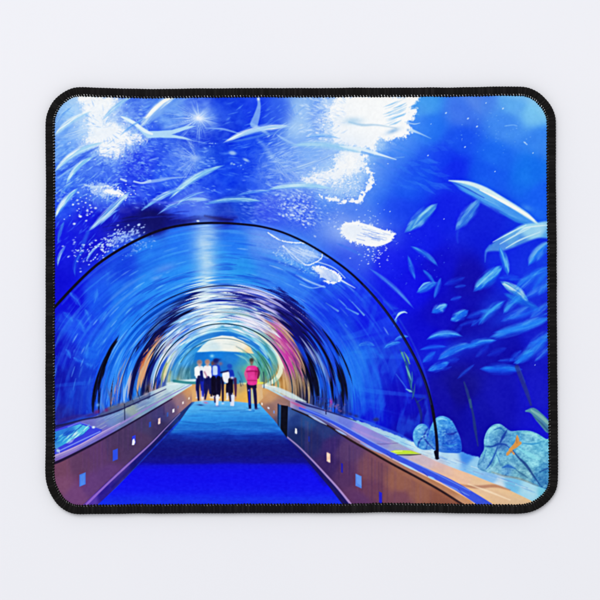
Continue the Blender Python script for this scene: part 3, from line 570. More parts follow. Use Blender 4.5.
# jagged smear along the rings, like long-exposure reflections
amp = (sst((152 - R_) / 22) * sst((R_ - 58) / 10) * sst((416 - YY) / 6)).astype(np.float32)
dth = (vn(np.log(R_ + 1) * 95, T_ * 2.0, 21) - .5) * .19 + (vn(np.log(R_ + 1) * 40, T_ * 3, 22) - .5) * .15
t2 = T_ + dth * amp
sx = VX + KX * R_ + R_ * np.cos(t2); sy = VY + KY * R_ - R_ * np.sin(t2)
ix = np.clip((sx - X0) * S - .5, 0, W - 2); iy = np.clip((sy - Y0) * S - .5, 0, H - 2)
i0 = ix.astype(int); j0 = iy.astype(int); fx = (ix - i0)[..., None]; fy = (iy - j0)[..., None]
new = (img[j0, i0] * (1 - fx) + img[j0, i0 + 1] * fx) * (1 - fy) + (img[j0 + 1, i0] * (1 - fx) + img[j0 + 1, i0 + 1] * fx) * fy
img[:] = img * (1 - amp[..., None]) + new * amp[..., None]

# far opening
poly([(197,352),(203,345),(212,338),(222,335.5),(233,336.5),(243,341),(250,347),(254,354),(246,353),(236,352),(222,351),(208,352)], [(205,348,(215,236,240)),(222,340,(244,246,238)),(240,346,(244,240,222)),(250,352,(244,214,160)),(215,349,(205,228,236)),(228,346,(240,244,236))], .96, 1.6)
swirl(16, 40, 52, 62, 120, [(190,215,225), (240,240,225), (170,190,190)], .6, (8, 20), (.3, .7))
poly([(196,353),(210,351.5),(236,352),(254,354),(258,364),(260,384),(192,384),(190,370)], [(200,358,(20,115,205)),(215,357,(20,125,220)),(235,357,(30,125,215)),(243,360,(60,150,190)),(252,366,(120,180,170)),(256,378,(200,200,90)),(240,375,(60,140,190)),(246,372,(110,170,150)),(225,370,(30,110,200)),(197,368,(60,130,170))], .94, 2)
blob(212, 356, 2, 1.6, (140,205,245), .9)
swirl(16, 30, 46, 20, 60, [(150,205,205), (110,190,170), (190,220,180)], .8, (8, 20), (.3, .6))
# lines where the acrylic panels meet
INKL = (14, 18, 62)
arc(124, 66, 138, [.1,.5,.6,.1], INKL, .7, 1.0); arc(104, 84, 180, .4, (16,26,90), .6, .9); arc(104, 0, 40, .4, (16,26,70), .6, .9); arc(69.5, -4, 176, .55, (14,50,80), .8, .9); arc(86, 8, 130, .3, (20,30,80), .4, .9)
arc(48.5, 0, 150, .4, (24,70,100), .6, .9); arc(40, -6, 70, .35, (40,80,110), .45, .9)

# near arch
INNERLIP = [ring(209.5, d) for d in range(141, -3, -6)]
stroke(INNERLIP, .8, (60, 110, 225), .35, 2)
pts = [(54,307.5),(62,298.5),(72,288.5)] + [ring(213.2, d) for d in range(136, -6, -6)]
ARCH = [(53,309),(70,290.5),(86,274.5),(100,262.5),(118,250.5),(136,240.5),(155,232),(172,227),(190,224.2),(208,223),(226,223.2),(246,224.6),(262,226.8),(280,231.5),(297,238.4),(314,247.4),(331,258.2),(348,270.8),(364,285.6),(380,303.6),(394,322.5),(406,341.5),(417,362),(426,384),(432,406),(435.5,428),(437,444),(437.2,458)]
stroke(ARCH, [1.4,1.3,1.2,1.1,1.0,1.1,1.25,1.4,1.6], (16, 14, 50), .97, 1.1)
stroke([(p[0] - .9, p[1] - .9) for p in ARCH[18:]], .4, (50, 70, 170), .5, 1)

# ---- 6. sea floor, rocks, weeds on the right
blob(402, 356, 1, 1, (60,120,160), .3)
for p, w, c in (([(400,350),(404,358),(407,366),(409,376),(411,386),(414,397)], 1.5, (40,90,140)), ([(402,353),(405,361)], 1.2, (90,160,170)), ([(406,366),(409,374),(411,380)], 1.1, (110,180,190)), ([(412,372),(412,380),(411,388)], .9, (60,130,170)), ([(408,358),(409,364)], 1, (60,130,150)), ([(396,374),(402,382),(407,389)], .6, (60,110,230)), ([(406,389),(410,391),(412,392)], 1.2, (130,200,210)), ([(415,384),(414,392),(412,399)], .9, (50,100,150)), ([(414,397),(418,404),(421,414),(421,424)], 1.4, (28,44,130)), ([(404,352),(407,357),(410,364)], .8, (120,170,130)), ([(417,402),(424,398)], .8, (30,60,150))):
    stroke(p, [.3, w, w, .3] if len(p) > 2 else [w, .4], c, .8, 1.3)
stroke([(464,382),(467,391),(470,402)], [.6,1.5,1.2], (40,62,132), .8, 1.4); stroke([(469,398),(473,414),(475,428),(478,446)], [1.2,1.1,1.6,.5], (36,60,130), .8, 1.6); stroke([(470,400),(471,407)], 1.3, (50,84,140), .8, 1.4)
stroke([(517,367),(522,380),(527,393),(531,405)], [2.2,2.2,2,1], (44,58,140), .75, 2); stroke([(519,367),(525,382)], .5, (50,80,180), .5, 1.4)
stroke([(526,411),(533,411),(540,418),(549,428)], [.6,3.2,4.6,5], (84,140,165), .95, 1.6); stroke([(531,410),(540,416),(549,424)], [.8,1.6,1.6], (130,180,180), .8, 1.6); stroke([(526,411),(530,410)], .8, (80,140,180), .8, 1.2); stroke([(533,416),(542,424),(549,432)], [.4,1,1], (50,90,140), .7, 1.6)
# sand
poly([(322,409),(340,415),(362,422),(384,430),(404,438),(422,446),(446,449),(462,452),(478,457),(492,466),(510,474),(530,481),(553,484),(553,509),(520,500),(480,485),(440,470),(410,455),(380,440),(350,425),(330,416)],
     [(335,415,(110,140,215)),(360,424,(150,190,225)),(380,432,(170,205,230)),(400,441,(160,210,238)),(415,450,(190,225,240)),(440,456,(170,215,245)),(455,460,(190,225,245)),(475,466,(150,205,240)),(465,457,(70,140,235)),(490,476,(140,190,236)),(510,485,(120,190,230)),(530,492,(170,220,238)),(545,492,(120,200,225)),(500,488,(215,230,235)),(430,462,(205,220,225))], .97, 2, jag=1)
for _ in range(70):
    t = random.random(); x = 335 + 200 * t; y = 418 + 74 * t + random.gauss(0, 2.6)
    stroke([(x - 5, y - 1.5), (x + 5, y + 2)], [.2, random.uniform(.4, 1.1), .2], random.choice([(225,240,246),(110,170,232),(190,220,238),(140,150,200),(90,140,225)]), random.uniform(.25, .7), 1.4)
stroke([(352,416),(372,424),(395,433),(412,441)], [.5,1.4,1.4,.6], (60,110,230), .7, 2.4)
for x, y in ((339,411),(343,412),(350,414),(356,416),(375,420),(377,419)): blob(x, y, 2.4, 1.5, (44,50,120), .75, 20)
# pair of rocks left of the arch foot
poly([(428,436),(431,426),(436,418),(443,416),(451,420),(457,430),(461,441),(461,452),(452,453),(440,452),(430,447)], [(436,424,(90,170,230)),(448,424,(80,160,235)),(440,436,(60,130,215)),(455,445,(44,110,220)),(450,434,(50,105,205)),(436,447,(60,120,210)),(460,450,(40,100,215))], .97, 1.4, True)
poly([(413,438),(414,430),(419,424.5),(425,424.5),(429,430),(427,436),(432,441),(434,448),(424,450),(416,446)], [(420,428,(110,185,235)),(416,437,(90,165,230)),(426,432,(70,130,215)),(422,445,(80,150,220)),(430,446,(80,140,215))], .97, 1.3, True)
for p, w, c in (([(428,428),(424,436),(427,442),(434,449)], 1.0, (34,60,170)), ([(424,436),(419,442),(418,447)], .9, (36,70,175)), ([(446,434),(452,434),(457,432)], 1.3, (36,60,170)), ([(428,442),(426,449)], .8, (44,80,185)), ([(433,424),(440,419),(447,420)], 1.0, (130,200,240)), ([(417,429),(422,426)], 1.0, (150,210,240)), ([(440,444),(450,446),(458,444)], 1.2, (70,150,225))): stroke(p, [.3, w, .3], c, .8, 1.6)
specks(442, 432, 9, 8, 30, .9, (130,195,238), .5); specks(422, 436, 5, 6, 16, .8, (150,210,240), .5); specks(446, 440, 8, 7, 30, .9, (30,80,190), .45)
# boulder with a starfish
ROCK = [(484,440),(487,431),(493,425),(500,424),(506,428),(511,431),(520,430.5),(530,431),(538,434),(546,439),(553,442),(553,487),(540,487),(524,481),(505,476),(490,473),(478,468),(480,457),(484,449)]
poly(ROCK, [(495,430,(110,195,230)),(490,440,(90,175,225)),(505,434,(60,130,200)),(500,445,(50,110,190)),(515,437,(60,150,205)),(530,438,(110,195,225)),(540,445,(90,190,225)),(525,450,(110,200,225)),(535,460,(120,210,230)),(545,470,(60,150,205)),(540,480,(50,130,190)),(515,455,(100,180,215)),(505,463,(110,190,215)),(495,468,(120,190,215)),(484,462,(90,160,215)),(490,453,(100,190,225)),(515,472,(90,165,190)),(525,475,(100,170,190)),(502,455,(90,170,215)),(508,470,(60,130,200))], .98, 1.3, True)
ra, rb = box(476, 422, 553, 490)
rm = inside(XX[ra, rb], YY[ra, rb], smooth(ROCK, 4, True)).astype(np.float32)
rn = fbm(XX[ra, rb] / 4.5, YY[ra, rb] / 3.6, 9, 4) - .5
rn = rn * .45 + (fbm(XX[ra, rb] / 1.8, YY[ra, rb] / 1.5, 19, 3) - .5) * .34
img[ra, rb] = img[ra, rb] * (1 - .3 * rm[..., None]) + C((140,170,195)) * .3 * rm[..., None]
img[ra, rb] += (rn * rm * .62)[..., None] * np.array([1.0, 1.0, .7], np.float32)
rc, rd = box(410, 412, 464, 456); rm2 = (inside(XX[rc, rd], YY[rc, rd], np.array([(428,436),(431,426),(436,418),(443,416),(451,420),(457,430),(461,441),(461,452),(430,447)])) | inside(XX[rc, rd], YY[rc, rd], np.array([(413,438),(414,430),(419,424.5),(425,424.5),(429,430),(432,441),(434,448),(424,450),(416,446)])))
img[rc, rd] += ((fbm(XX[rc, rd] / 3, YY[rc, rd] / 2.2, 23, 4) - .5) * rm2 * .3)[..., None] * np.array([1.1, 1.0, .55], np.float32)
stroke(ARCH[-4:], [1.25,1.4,1.5,1.6], (16, 14, 50), .97, 1.1)
np.clip(img, 0, 1, out=img)
for p, w, c in (([(507,430),(503,437),(500,443)], 1.5, (24,60,160)), ([(484,446),(492,446.5),(499,444),(506,445),(511,450)], 1.2, (28,70,165)), ([(498,446),(494,456),(490,464),(486,469)], 1.1, (30,80,175)), ([(486,450),(483,460)], 1, (50,110,190)), ([(511,448),(518,457),(526,465),(533,475),(540,485)], 1.4, (24,60,130)), ([(540,472),(546,469),(552,468)], 1.1, (30,80,150)), ([(502,468),(508,466),(516,469)], 1.8, (40,100,190)), ([(516,470),(522,474),(528,478)], 1.0, (60,110,150)), ([(494,430),(500,428),(504,431)], 1.0, (36,100,180)), ([(521,443),(532,444),(540,443)], 1, (50,140,200)), ([(488,435),(491,429),(497,426)], 1.4, (150,220,238)), ([(522,433),(532,434),(542,440)], 1.4, (150,220,232)), ([(518,448),(530,455),(540,460)], 2.4, (140,220,235)), ([(498,452),(497,460),(493,467)], 1.6, (140,215,230)), ([(497,455),(500,463)], .8, (40,100,180)), ([(538,478),(548,482)], 2, (40,120,180))): stroke(p, [.3, w, .3], c, .72, 1.6)
stroke([(492,472),(504,476),(520,479),(538,486)], [.5,1,1,.4], (150,150,140), .5, 2)
for p, w in (([(517,435.5),(517.5,440),(516,445)], [.5,1.8,2.4]), ([(520,443),(515,446),(510,450)], [1.6,2.4,1.2]), ([(512,449),(508,453.5),(507,455)], [1.2,1.6,.7]), ([(510,449),(514,454)], [1,.8])): stroke(p, w, (206,152,92), .95, 1.1)
stroke([(516,438),(517,443)], .6, (170,120,80), .6, 1); blob(511.5, 452, 1.2, .9, (120,110,120), .6)

# ---- 7. right-hand counter
poly([(258,384),(266,387),(290,398),(310,404),(340,415),(372,430),(404,446),(440,463),(470,474),(505,488),(530,500),(544,509),(466,509),(430,489),(392,470),(352,448),(318,430),(288,415),(270,402)],
     [(262,387,(150,200,210)),(275,392,(180,210,220)),(290,402,(170,150,190)),(300,405,(120,120,180)),(312,410,(110,130,200)),(330,418,(120,140,210)),(345,424,(110,125,220)),(360,430,(150,140,220)),(380,440,(140,140,210)),(400,448,(160,165,200)),(420,460,(200,180,190)),(445,474,(228,186,165)),(460,478,(236,190,160)),(480,486,(232,192,155)),(500,494,(230,190,150)),(520,500,(225,190,150))], .98, 1.4)
stroke([(424,466),(436,463),(450,468)], [1,4,1], (215,185,195), .4, 6); blob(440, 468, 6, 10, (200,170,175), .4)
stroke([(455,484),(475,487),(495,486),(510,490)], [.5,1.6,1.6,.4], (170,120,100), .7, 2.5)
stroke([(468,484),(490,492),(510,500)], [.4,1,.4], (250,222,190), .7, 1.6)
stroke([(362,441),(378,444),(398,443)], [.3,.7,.3], (110,100,170), .6, 1.4); stroke([(352,428),(372,437),(392,444)], [.4,1.2,.4], (175,150,215), .5, 2.4)
# wood tan and pale rims far away
poly([(258,388),(262,386),(290,401),(291,436),(286,434),(262,407),(257,396)], [(262,392,(215,165,110)),(268,398,(200,150,110)),(276,408,(150,115,110)),(270,408,(140,110,110)),(284,420,(80,80,110)),(280,425,(90,85,110))], .97, 1)
# front board
poly([(287,406),(302,412),(322,421),(340,432),(360,444),(390,461),(420,477),(446,492),(470,509),(354,509),(338,489),(312,461),(286,437)],
     [(290,412,(60,90,150)),(296,420,(36,62,128)),(305,422,(44,80,140)),(300,432,(30,46,100)),(315,440,(40,44,104)),(325,432,(44,60,120)),(330,445,(64,44,108)),(345,452,(92,64,108)),(345,472,(90,56,100)),(330,465,(66,42,100)),(370,470,(124,80,92)),(370,490,(112,68,92)),(400,482,(150,100,84)),(420,492,(150,100,82)),(440,500,(142,90,72)),(400,500,(124,78,92)),(360,500,(100,60,104))], .98, 1)
for _ in range(60):
    x = random.uniform(300, 440); y0 = 418 + (x - 300) * .56
    stroke([(x, y0), (x, y0 + random.uniform(20, 45))], .6, random.choice([(130,90,130),(40,28,80),(90,60,130),(120,80,90)]), random.uniform(.05, .16), 2)
# rim: dark gap, wood nosing, blue reading strip
stroke([(292,409),(310,417),(330,427),(350,440),(372,452.5),(392,464),(420,479),(442,491.5),(466,507)], [.4,.6,.8,.9,1,1,1,1,1], (44,26,36), .85, 1.4)
poly([(312,414.5),(330,423.5),(350,436),(372,448.5),(392,459.5),(420,473.5),(442,484.5),(470,500),(480,509),(468,509),(442,491.5),(420,479),(392,464),(372,452.5),(350,440),(330,427)], [(320,420,(90,80,140)),(350,438,(130,104,130)),(392,462,(160,116,104)),(442,488,(172,122,96)),(470,504,(190,140,110))], .95, 1.0)
stroke([(330,422.5),(350,434.5),(372,447),(392,458),(420,472),(442,483),(474,500)], [.3,.5,.6,.7,.8,.9,1], (230,190,178), .85, 1.0)
stroke([(292,409),(310,416.6),(330,426.6),(350,439.6),(372,452.2),(392,463.7),(420,478.7),(442,491.2),(466,506.5)], [.4,.6,.7,.8,.8,.9,.9,.9,.9], (44,26,36), .85, 1.2)
stroke([(300,408),(318,414.6),(338,425),(356,435.6),(380,449),(404,461),(428,472.5),(452,484),(478,500),(488,507)], [1.2,1.6,1.9,2.1,2.4,2.8,3.2,3.6,4.4,5], (62,88,222), .95, 1.3)
stroke([(300,406.6),(338,423),(380,446),(428,469.5),(470,491)], [.4,.5,.5,.5,.4], (130,160,245), .7, 1.2)
for a0, a1, c in ((.05,.15,(170,190,245)),(.2,.26,(150,180,250)),(.34,.46,(130,165,250)),(.56,.66,(160,205,252)),(.72,.76,(150,200,252)),(.8,.95,(110,140,235))):
    p = [(300 + 178 * t, 410.5 + 89 * t + (2.2 * math.sin(t * 3.1))) for t in np.linspace(a0, a1, 4)]
    stroke(p, [.3, 1.0, 1.0, .3], c, .85, 1.1)
for t in (.5, .7, .9): stroke([(300 + 178 * t - 2, 409 + 89 * t), (300 + 178 * t + 3, 414 + 89 * t)], .4, (40,50,160), .5, 1)
poly([(390,451.5),(396,450),(411,450.5),(420,453.8),(398,454.2)], (186,222,70), .97, 1.1); stroke([(397,454.8),(410,454.9),(421,454.3)], [.4,.7,.3], (70,80,60), .85, 1); stroke([(394,451.5),(402,451)], .6, (225,240,150), .7, 1)
stroke([(435.5,452),(437,458)], 1.6, (16,16,44), .95, 1); blob(437.2, 458.3, 2.2, 1, (20,18,50), .9, 0, 1.6)
# kick strip and its lit edge
poly([(286,437),(312,461),(338,489),(354,509),(344,509),(318,480),(300,459),(284,443)], (34,22,92), .9, 1.4)
stroke([(286.5,436.5),(299,447),(313,461),(326,475),(339,489.5),(353,507)], [.7,.7,.8,.9,1,1.1], (150,130,190), .9, 1.1, c2=(170,140,205))
# small lamps in the board
for x, y, w, h, c in ((296,431,.8,2.8,(250,250,245)),(328.5,457.5,1.8,5.2,(245,190,170)),(342,468,.9,5,(40,34,170)),(358.5,481,3,7.4,(92,135,230)),(309,439,.8,3,(30,50,150)),(380.5,498,1.5,6.5,(46,40,200)),(268.5,408,.9,1.2,(225,225,250)),(262,404,.6,1.4,(240,235,230)),(274,412,.6,1.6,(120,150,220))):
    poly([(x - w, y - h), (x + w, y - h + w * .9), (x + w, y + h), (x - w, y + h - w * .9)], c, .94, 1.0)
poly([(356.5,474.5),(361,477),(361.5,486),(357,483)], (110,155,240), .6, 1.6); blob(296, 432, 1.2, 1.6, WH, .7); blob(328, 455, 1.2, 2.4, (255,215,200), .7); blob(329, 461, 1.0, 1.4, (250,235,215), .7)
# pillar in the gap of the counter
poly([(281,405),(288,406),(287,438),(280,435)], (12,14,34), .97, 1); poly([(277.5,404),(281,405),(280.5,435),(277.5,431)], (36,84,140), .9, .9); stroke([(278.2,404),(278.2,431)], .5, (20,30,60), .8, .8)
# things reflected / standing along the right ledge
stroke([(291,402),(298,405),(305,408)], [.4,1.4,.5], (200,80,140), .6, 2); blob(331, 402, 1.6, 3, (190,60,150), .75); blob(334, 404, 1, 2, (90,120,220), .6); stroke([(296,401),(306,405),(320,409),(336,414),(356,421)], [.6,.9,.8,.7,.3], (34,40,110), .85, 1.3)
stroke([(325.5,403),(326,414)], .5, (20,24,80), .8, .9); blob(318, 405, 4, 2, (60,60,110), .6)
specks(336, 407, 10, 4, 26, .9, (120,90,150), .7); specks(322, 400, 9, 5, 30, .8, (40,60,160), .7)
stroke([(258,386),(276,389),(292,396),(306,402)], [.6,2.2,2.6,.5], (205,225,232), .85, 2); stroke([(263,385),(275,387)], .8, (230,235,220), .8, 1.2)

# ---- 8. left-hand counter
poly([(51,425),(70,424),(86,419),(100,414.5),(125,403.5),(150,392),(170,384),(187,380),(197,379),(198,384),(186,391),(150,414),(100,441),(51,466)],
     [(60,424,(46,44,140)),(90,424,(110,110,190)),(100,424,(120,128,192)),(110,418,(116,140,196)),(118,415,(120,150,195)),(130,409,(150,166,165)),(142,402,(130,150,190)),(150,398,(140,170,205)),(160,393,(190,205,215)),(172,387,(200,225,232)),(185,384,(190,225,232)),(150,408,(120,150,185)),(125,420,(110,120,170)),(105,433,(120,105,190)),(60,455,(130,110,190)),(165,398,(150,180,200))], .98, 1.3)
for _ in range(40):
    t = random.random(); x = 100 + 88 * t; y = 425 - 40 * t + random.gauss(0, 3 * (1 - t * .7))
    stroke([(x - 4, y + 2.2), (x + 4, y - 2.2)], [.2, random.uniform(.4, 1), .2], random.choice([(180,200,215),(100,110,180),(170,180,150),(90,130,200),(210,225,235)]), random.uniform(.2, .5), 1.6)
# tank edge behind the ledge: rocks, coral, dark seam
poly([(95,418),(101,411),(108,408),(118,405),(132,400),(150,393),(150,398),(125,408),(104,416)], (70,84,130), .75, 2, jag=1.5)
for x, y, rx, ry, c in ((97,412,4,2.4,(120,40,110)),(106,410,3,2,(130,36,100)),(103,407,1.4,5,(90,130,200)),(113,407,5,2,(110,110,120)),(122,404,4,2,(130,120,130)),(98,405,2,1.6,(110,160,230)),(136,398,4,2.2,(110,130,170)),(146,394,3,2,(160,150,170)),(90,415,5,1.6,(60,50,140)),(110,396,1.4,8,(80,100,160)),(131,396,.6,6,(50,60,90)),(138,394,.6,6,(50,60,90))): blob(x, y, rx, ry, c, .75, -20)
stroke([(51,427),(66,424),(84,419.5),(100,416.5),(116,411.5),(130,405.5),(150,396.5),(166,389)], [.9,.9,.8,.9,.8,.6,.5,.3], (34,34,90), .8, 1.3)
stroke([(124.5,404),(124.8,421)], .5, (40,50,90), .8, .9); stroke([(51,424),(75,417),(95,415)], [2,2,1], (60,44,140), .5, 3)
# display with a glowing map
poly([(51,431),(66,426),(80,422),(91,426),(102,429.5),(101,433),(80,444),(59,453.5),(51,456)], (66,74,222), .97, 1.1)
poly([(51,433),(68,427.5),(80,424),(90,427.5),(84,433.5),(70,441),(56,449),(51,451)], [(58,440,(44,130,215)),(70,432,(50,120,215)),(80,430,(90,190,230)),(64,445,(60,170,225)),(55,448,(80,150,220))], .97, 1.2)
for _ in range(46):
    x = random.gauss(72, 8); y = 436 - (x - 72) * .35 + random.gauss(0, 3.6)
    if x < 56 or y < 426 or y > 449: continue
    stroke([(x - 3, y + 2.5), (x, y + random.uniform(-1, 1)), (x + 3, y - 2.5)], [.2, random.uniform(.4, 1), .2], random.choice([(170,235,240),(90,200,230),(40,100,205),(140,220,235),(220,245,245),(30,90,190)]), random.uniform(.4, .9), 1.1)
stroke([(58,451.5),(80,441),(100,431.5)], .6, (130,150,245), .85, 1); stroke([(68,427),(80,423),(92,426.5)], .4, (120,140,240), .8, .9); blob(93.5, 427.3, 1.7, 1.2, (215,240,250), .95, 0, 1.6); blob(57.5, 450.5, 1.4, 1.8, (170,215,235), .9); blob(57.5, 455, 1.2, 1.2, (225,215,225), .9); stroke([(59,450),(59.5,454)], .5, (190,200,245), .8, .9)
# nosing
stroke([(51,458),(62,454),(80,446),(100,434.5),(120,424),(150,406.5),(170,395.5),(188,386),(197,380.5)], [1.9,1.8,1.5,1.3,1.0,.7,.5,.4,.3], (146,134,200), .9, 1.2)
stroke([(51,457),(62,453),(80,444.8),(100,433.6),(120,423)], [.6,.6,.5,.5,.4], (190,170,225), .7, 1)
# board
poly([(51,463),(60,460),(80,450.5),(100,440),(125,426),(150,411),(170,399),(190,386.5),(197,383),(196,400),(188,406),(174,420),(150,445),(120,472),(86,505),(80,509),(51,509)],
     [(60,468,(118,74,100)),(62,485,(126,80,112)),(75,495,(118,74,122)),(80,465,(100,66,100)),(100,455,(98,64,106)),(90,485,(104,66,122)),(115,450,(84,60,100)),(125,440,(80,60,98)),(110,475,(100,64,120)),(140,440,(84,62,98)),(145,425,(74,64,104)),(160,415,(70,66,118)),(160,428,(66,54,96)),(172,408,(96,80,120)),(180,405,(150,116,130)),(188,394,(205,150,105)),(194,388,(225,170,110)),(182,398,(150,120,130)),(192,400,(170,130,120))], .98, 1)
for _ in range(46):
    x = random.uniform(58, 170); y0 = 464 - (x - 58) * .55
    stroke([(x, y0), (x, y0 + random.uniform(12, 30) * (1.3 - (x - 58) / 150))], .6, random.choice([(130,84,150),(50,34,90),(104,66,150),(70,60,140)]), random.uniform(.06, .16), 2)
stroke([(51,464.5),(62,460),(80,451),(100,440.5),(125,426.5),(150,412),(172,399)], [1.3,1.3,1.1,.9,.7,.6,.3], (34,22,64), .88, 1.5)
poly([(79,509),(90,498),(120,470),(150,443),(174,418),(193,401),(197,403),(176,424),(152,449),(126,477),(95,509)], [(92,500,(96,60,165)),(104,498,(52,28,140)),(125,468,(72,48,140)),(135,466,(36,28,120)),(160,440,(30,30,90)),(185,412,(40,60,120))], .92, 1.2)
stroke([(84,507),(100,491),(120,472),(150,444.5),(165,429),(180,413.5)], [1.2,1.1,1,.8,.5,.3], (142,98,205), .9, 1.2, c2=(150,130,180))
for x, y, w, h, c in ((82.5,479.5,3.1,7.2,(74,122,228)),(115.3,454.8,2.5,6.4,(52,84,226)),(133.8,440,1.7,5,(54,66,222)),(150,424.5,1,3,(44,80,190)),(159.3,421,1.1,3.2,(235,190,190)),(167.6,414.5,.8,2.4,(60,90,170)),(173.4,410.7,.9,2.0,(240,240,250)),(183,402.8,.7,1.4,(240,225,220)),(189,398.4,.6,1.2,(245,230,210)),(178,407,.6,1.6,(110,110,160)),(193,394,.5,1,(250,235,200))):
    poly([(x - w, y - h + w * .8), (x + w, y - h), (x + w, y + h - w * .8), (x - w, y + h)], c, .94, 1.0)
poly([(132.5,440),(134,438.5),(135.2,442),(134,445),(132,445)], (240,240,252), .95, 1); blob(159, 423, .8, 1.2, (255,225,215), .8); poly([(80.5,476),(84.5,474),(84.5,484),(80.5,486)], (96,145,236), .5, 1.5)

# ---- 9. carpet
FL = [(400,(110,180,238)),(405,(96,174,236)),(410,(80,165,234)),(416,(54,146,228)),(421,(48,138,224)),(424,(36,118,208)),(426,(34,112,204)),(429,(44,124,214)),(432,(30,96,196)),(436,(20,62,168)),(441,(20,38,140)),(447,(20,26,130)),(455,(20,22,128)),(460,(20,20,140)),(462.5,(20,18,150)),(465.5,(20,18,206)),(470,(18,15,232)),(480,(18,14,240)),(490,(20,22,242)),(498,(22,44,240)),(509,(24,60,240))]
ys = np.array([f[0] for f in FL], float); cs = np.array([f[1] for f in FL], float) / 255
FP = [(192,403),(196,399.5),(210,400),(236,401),(258,402),(262,407),(274,420),(287,438),(312,467),(330,488),(346,509),(93,509),(118,486),(152,451),(178,424)]
fa, fb = box(90, 396, 352, 509)
x, y = XX[fa, fb], YY[fa, fb]
yw = y + (fbm(x / 14, y / 2.6, 12, 3) - .5) * 5 * sst((464 - y) / 8) + (vn(x / 30, y / 3, 14) - .5) * 1.6
fc = np.stack([np.interp(yw, ys, cs[:, k]) for k in range(3)], -1).astype(np.float32)
fc += ((fbm(x / 22, y / 1.8, 13, 3) - .5) * .10 * sst((450 - y) / 20) + (fbm(x / 3, y / 1.4, 15, 2) - .5) * .05)[..., None] * np.array([.4, .9, .9], np.float32)
Q = np.array(FP, float); dd = np.full(x.shape, 1e9)
for i in range(len(Q)):
    ax, ay = Q[i]; bx, by = Q[(i + 1) % len(Q)]; dx, dy = bx - ax, by - ay
    t = np.clip(((x - ax) * dx + (y - ay) * dy) / (dx * dx + dy * dy), 0, 1); dd = np.minimum(dd, np.hypot(x - ax - t * dx, y - ay - t * dy))
fs = np.where(inside(x, y, Q), dd, -dd)
over((fa, fb), (sst(.5 + fs / 1.2)).astype(np.float32), np.clip(fc, 0, 1))
stroke([(172,430),(160,441),(140,460),(112,487)], [1,2.5,3,1], (20,18,120), .45, 4); stroke([(288,441),(305,460),(325,484)], [1,2,2.5], (20,16,130), .4, 4)
for p, a in (([(178,421),(195,423),(215,424)], .5), ([(205,424),(235,422),(262,423)], .5), ([(165,431),(200,430.5),(260,431)], .4), ([(200,410),(222,411),(245,410)], .35)): stroke(p, [.3, .9, .3], (26,96,190), a, 1.8)
stroke([(194,402),(185,411),(176,420)], [.5,.9,.4], (30,60,130), .6, 1.4)

# ---- 10. far end of the walkway and the visitors
poly([(192,384),(262,384),(263,398),(258,404),(236,401.5),(205,400.5),(192,402)], [(200,392,(200,150,110)),(215,395,(225,175,110)),(228,393,(225,175,100)),(240,388,(190,160,110)),(245,395,(230,175,90)),(255,392,(215,165,110)),(262,392,(215,180,140)),(194,395,(215,165,115))], .96, 1.2)
stroke([(240,383.5),(246,383.5),(252,384)], .8, (225,215,160), .8, 1); stroke([(256,383),(264,383)], 1, (232,220,90), .85, 1.2); stroke([(168,384),(180,382),(194,380)], [1.5,2,1], (215,235,238), .7, 1.8); stroke([(174,381),(186,382.5),(196,383)], 1.3, (30,120,130), .8, 1.6)
stroke([(240,381),(241,386)], .6, (40,60,90), .6, 1); stroke([(238,372),(241,378),(243,385)], .5, (60,100,140), .6, 1); stroke([(263.5,372),(264,383),(264,388)], .5, (40,60,100), .7, .9)
def limb(p, w, c, a=.95, s=.9): stroke(p, w, c, a, s)
# five walkers with rucksacks, then the visitor in pink
def person(x, hy, s, head, hair, top, pack, trs, leg, legs, sh=0):
    limb([(x - 1.4 + sh, hy + 14 * s), (x - 2.4, hy + 25 * s), (x - 2.2, hy + 31 * s)], [1.8 * s, 1.5 * s, .9 * s], trs)
    limb([(x + 1.6 + sh, hy + 14 * s), (x + 2.2, hy + 24 * s), (x + 2.6, hy + 31 * s)], [1.8 * s, 1.5 * s, .9 * s], trs)
    if legs:
        limb([(x - 2.3, hy + 29 * s), (x - 2.2, hy + 34 * s)], [1.0 * s, .8 * s], leg); limb([(x + 2.4, hy + 29 * s), (x + 2.6, hy + 34 * s)], [1.0 * s, .8 * s], leg)
        blob(x - 2.4, hy + 35 * s, 1.3, .8, (235,240,248), .9); blob(x + 2.8, hy + 35 * s, 1.4, .8, (225,232,245), .9)
    limb([(x - 2.6, hy + 5.5 * s), (x - 3.6, hy + 10 * s), (x - 3.2, hy + 15 * s)], [1.1, 1.1, .7], top)
    limb([(x + 2.6, hy + 5.5 * s), (x + 3.7, hy + 10 * s), (x + 3.4, hy + 15 * s)], [1.1, 1.1, .7], top)
    poly([(x - 3.2 * s, hy + 4.4 * s), (x + 3.2 * s, hy + 4.4 * s), (x + 3 * s, hy + 11 * s), (x + 3 * s, hy + 16 * s), (x - 3 * s, hy + 16 * s), (x - 3 * s, hy + 11 * s)], top, .96, 1.1, True)
    blob(x, hy + 3.6 * s, 1.1, 1.2, head, .9); blob(x, hy + 1.0 * s, 2.5 * s, 2.8 * s, head, .98, 0, 2); blob(x - .1, hy - .1 * s, 2.6 * s, 2.2 * s, hair, .92, 0, 2)
    if pack: poly([(x - 2.2 + pack[0], hy + 5.5), (x + 2.0 + pack[0], hy + 5.5), (x + 2.4 + pack[0], hy + 11), (x + 2 + pack[0], hy + 14), (x - 2 + pack[0], hy + 14), (x - 2.4 + pack[0], hy + 11)], pack[1], .95, 1.1, True)
person(213.5, 363, .98, (140,105,115), (96,76,84), (24,50,160), None, (18,14,60), (30,24,60), True)
person(199.6, 362, 1.02, (200,165,160), (135,118,125), (225,232,242), (-2.6, (238,244,246)), (22,26,110), (190,180,220), True)
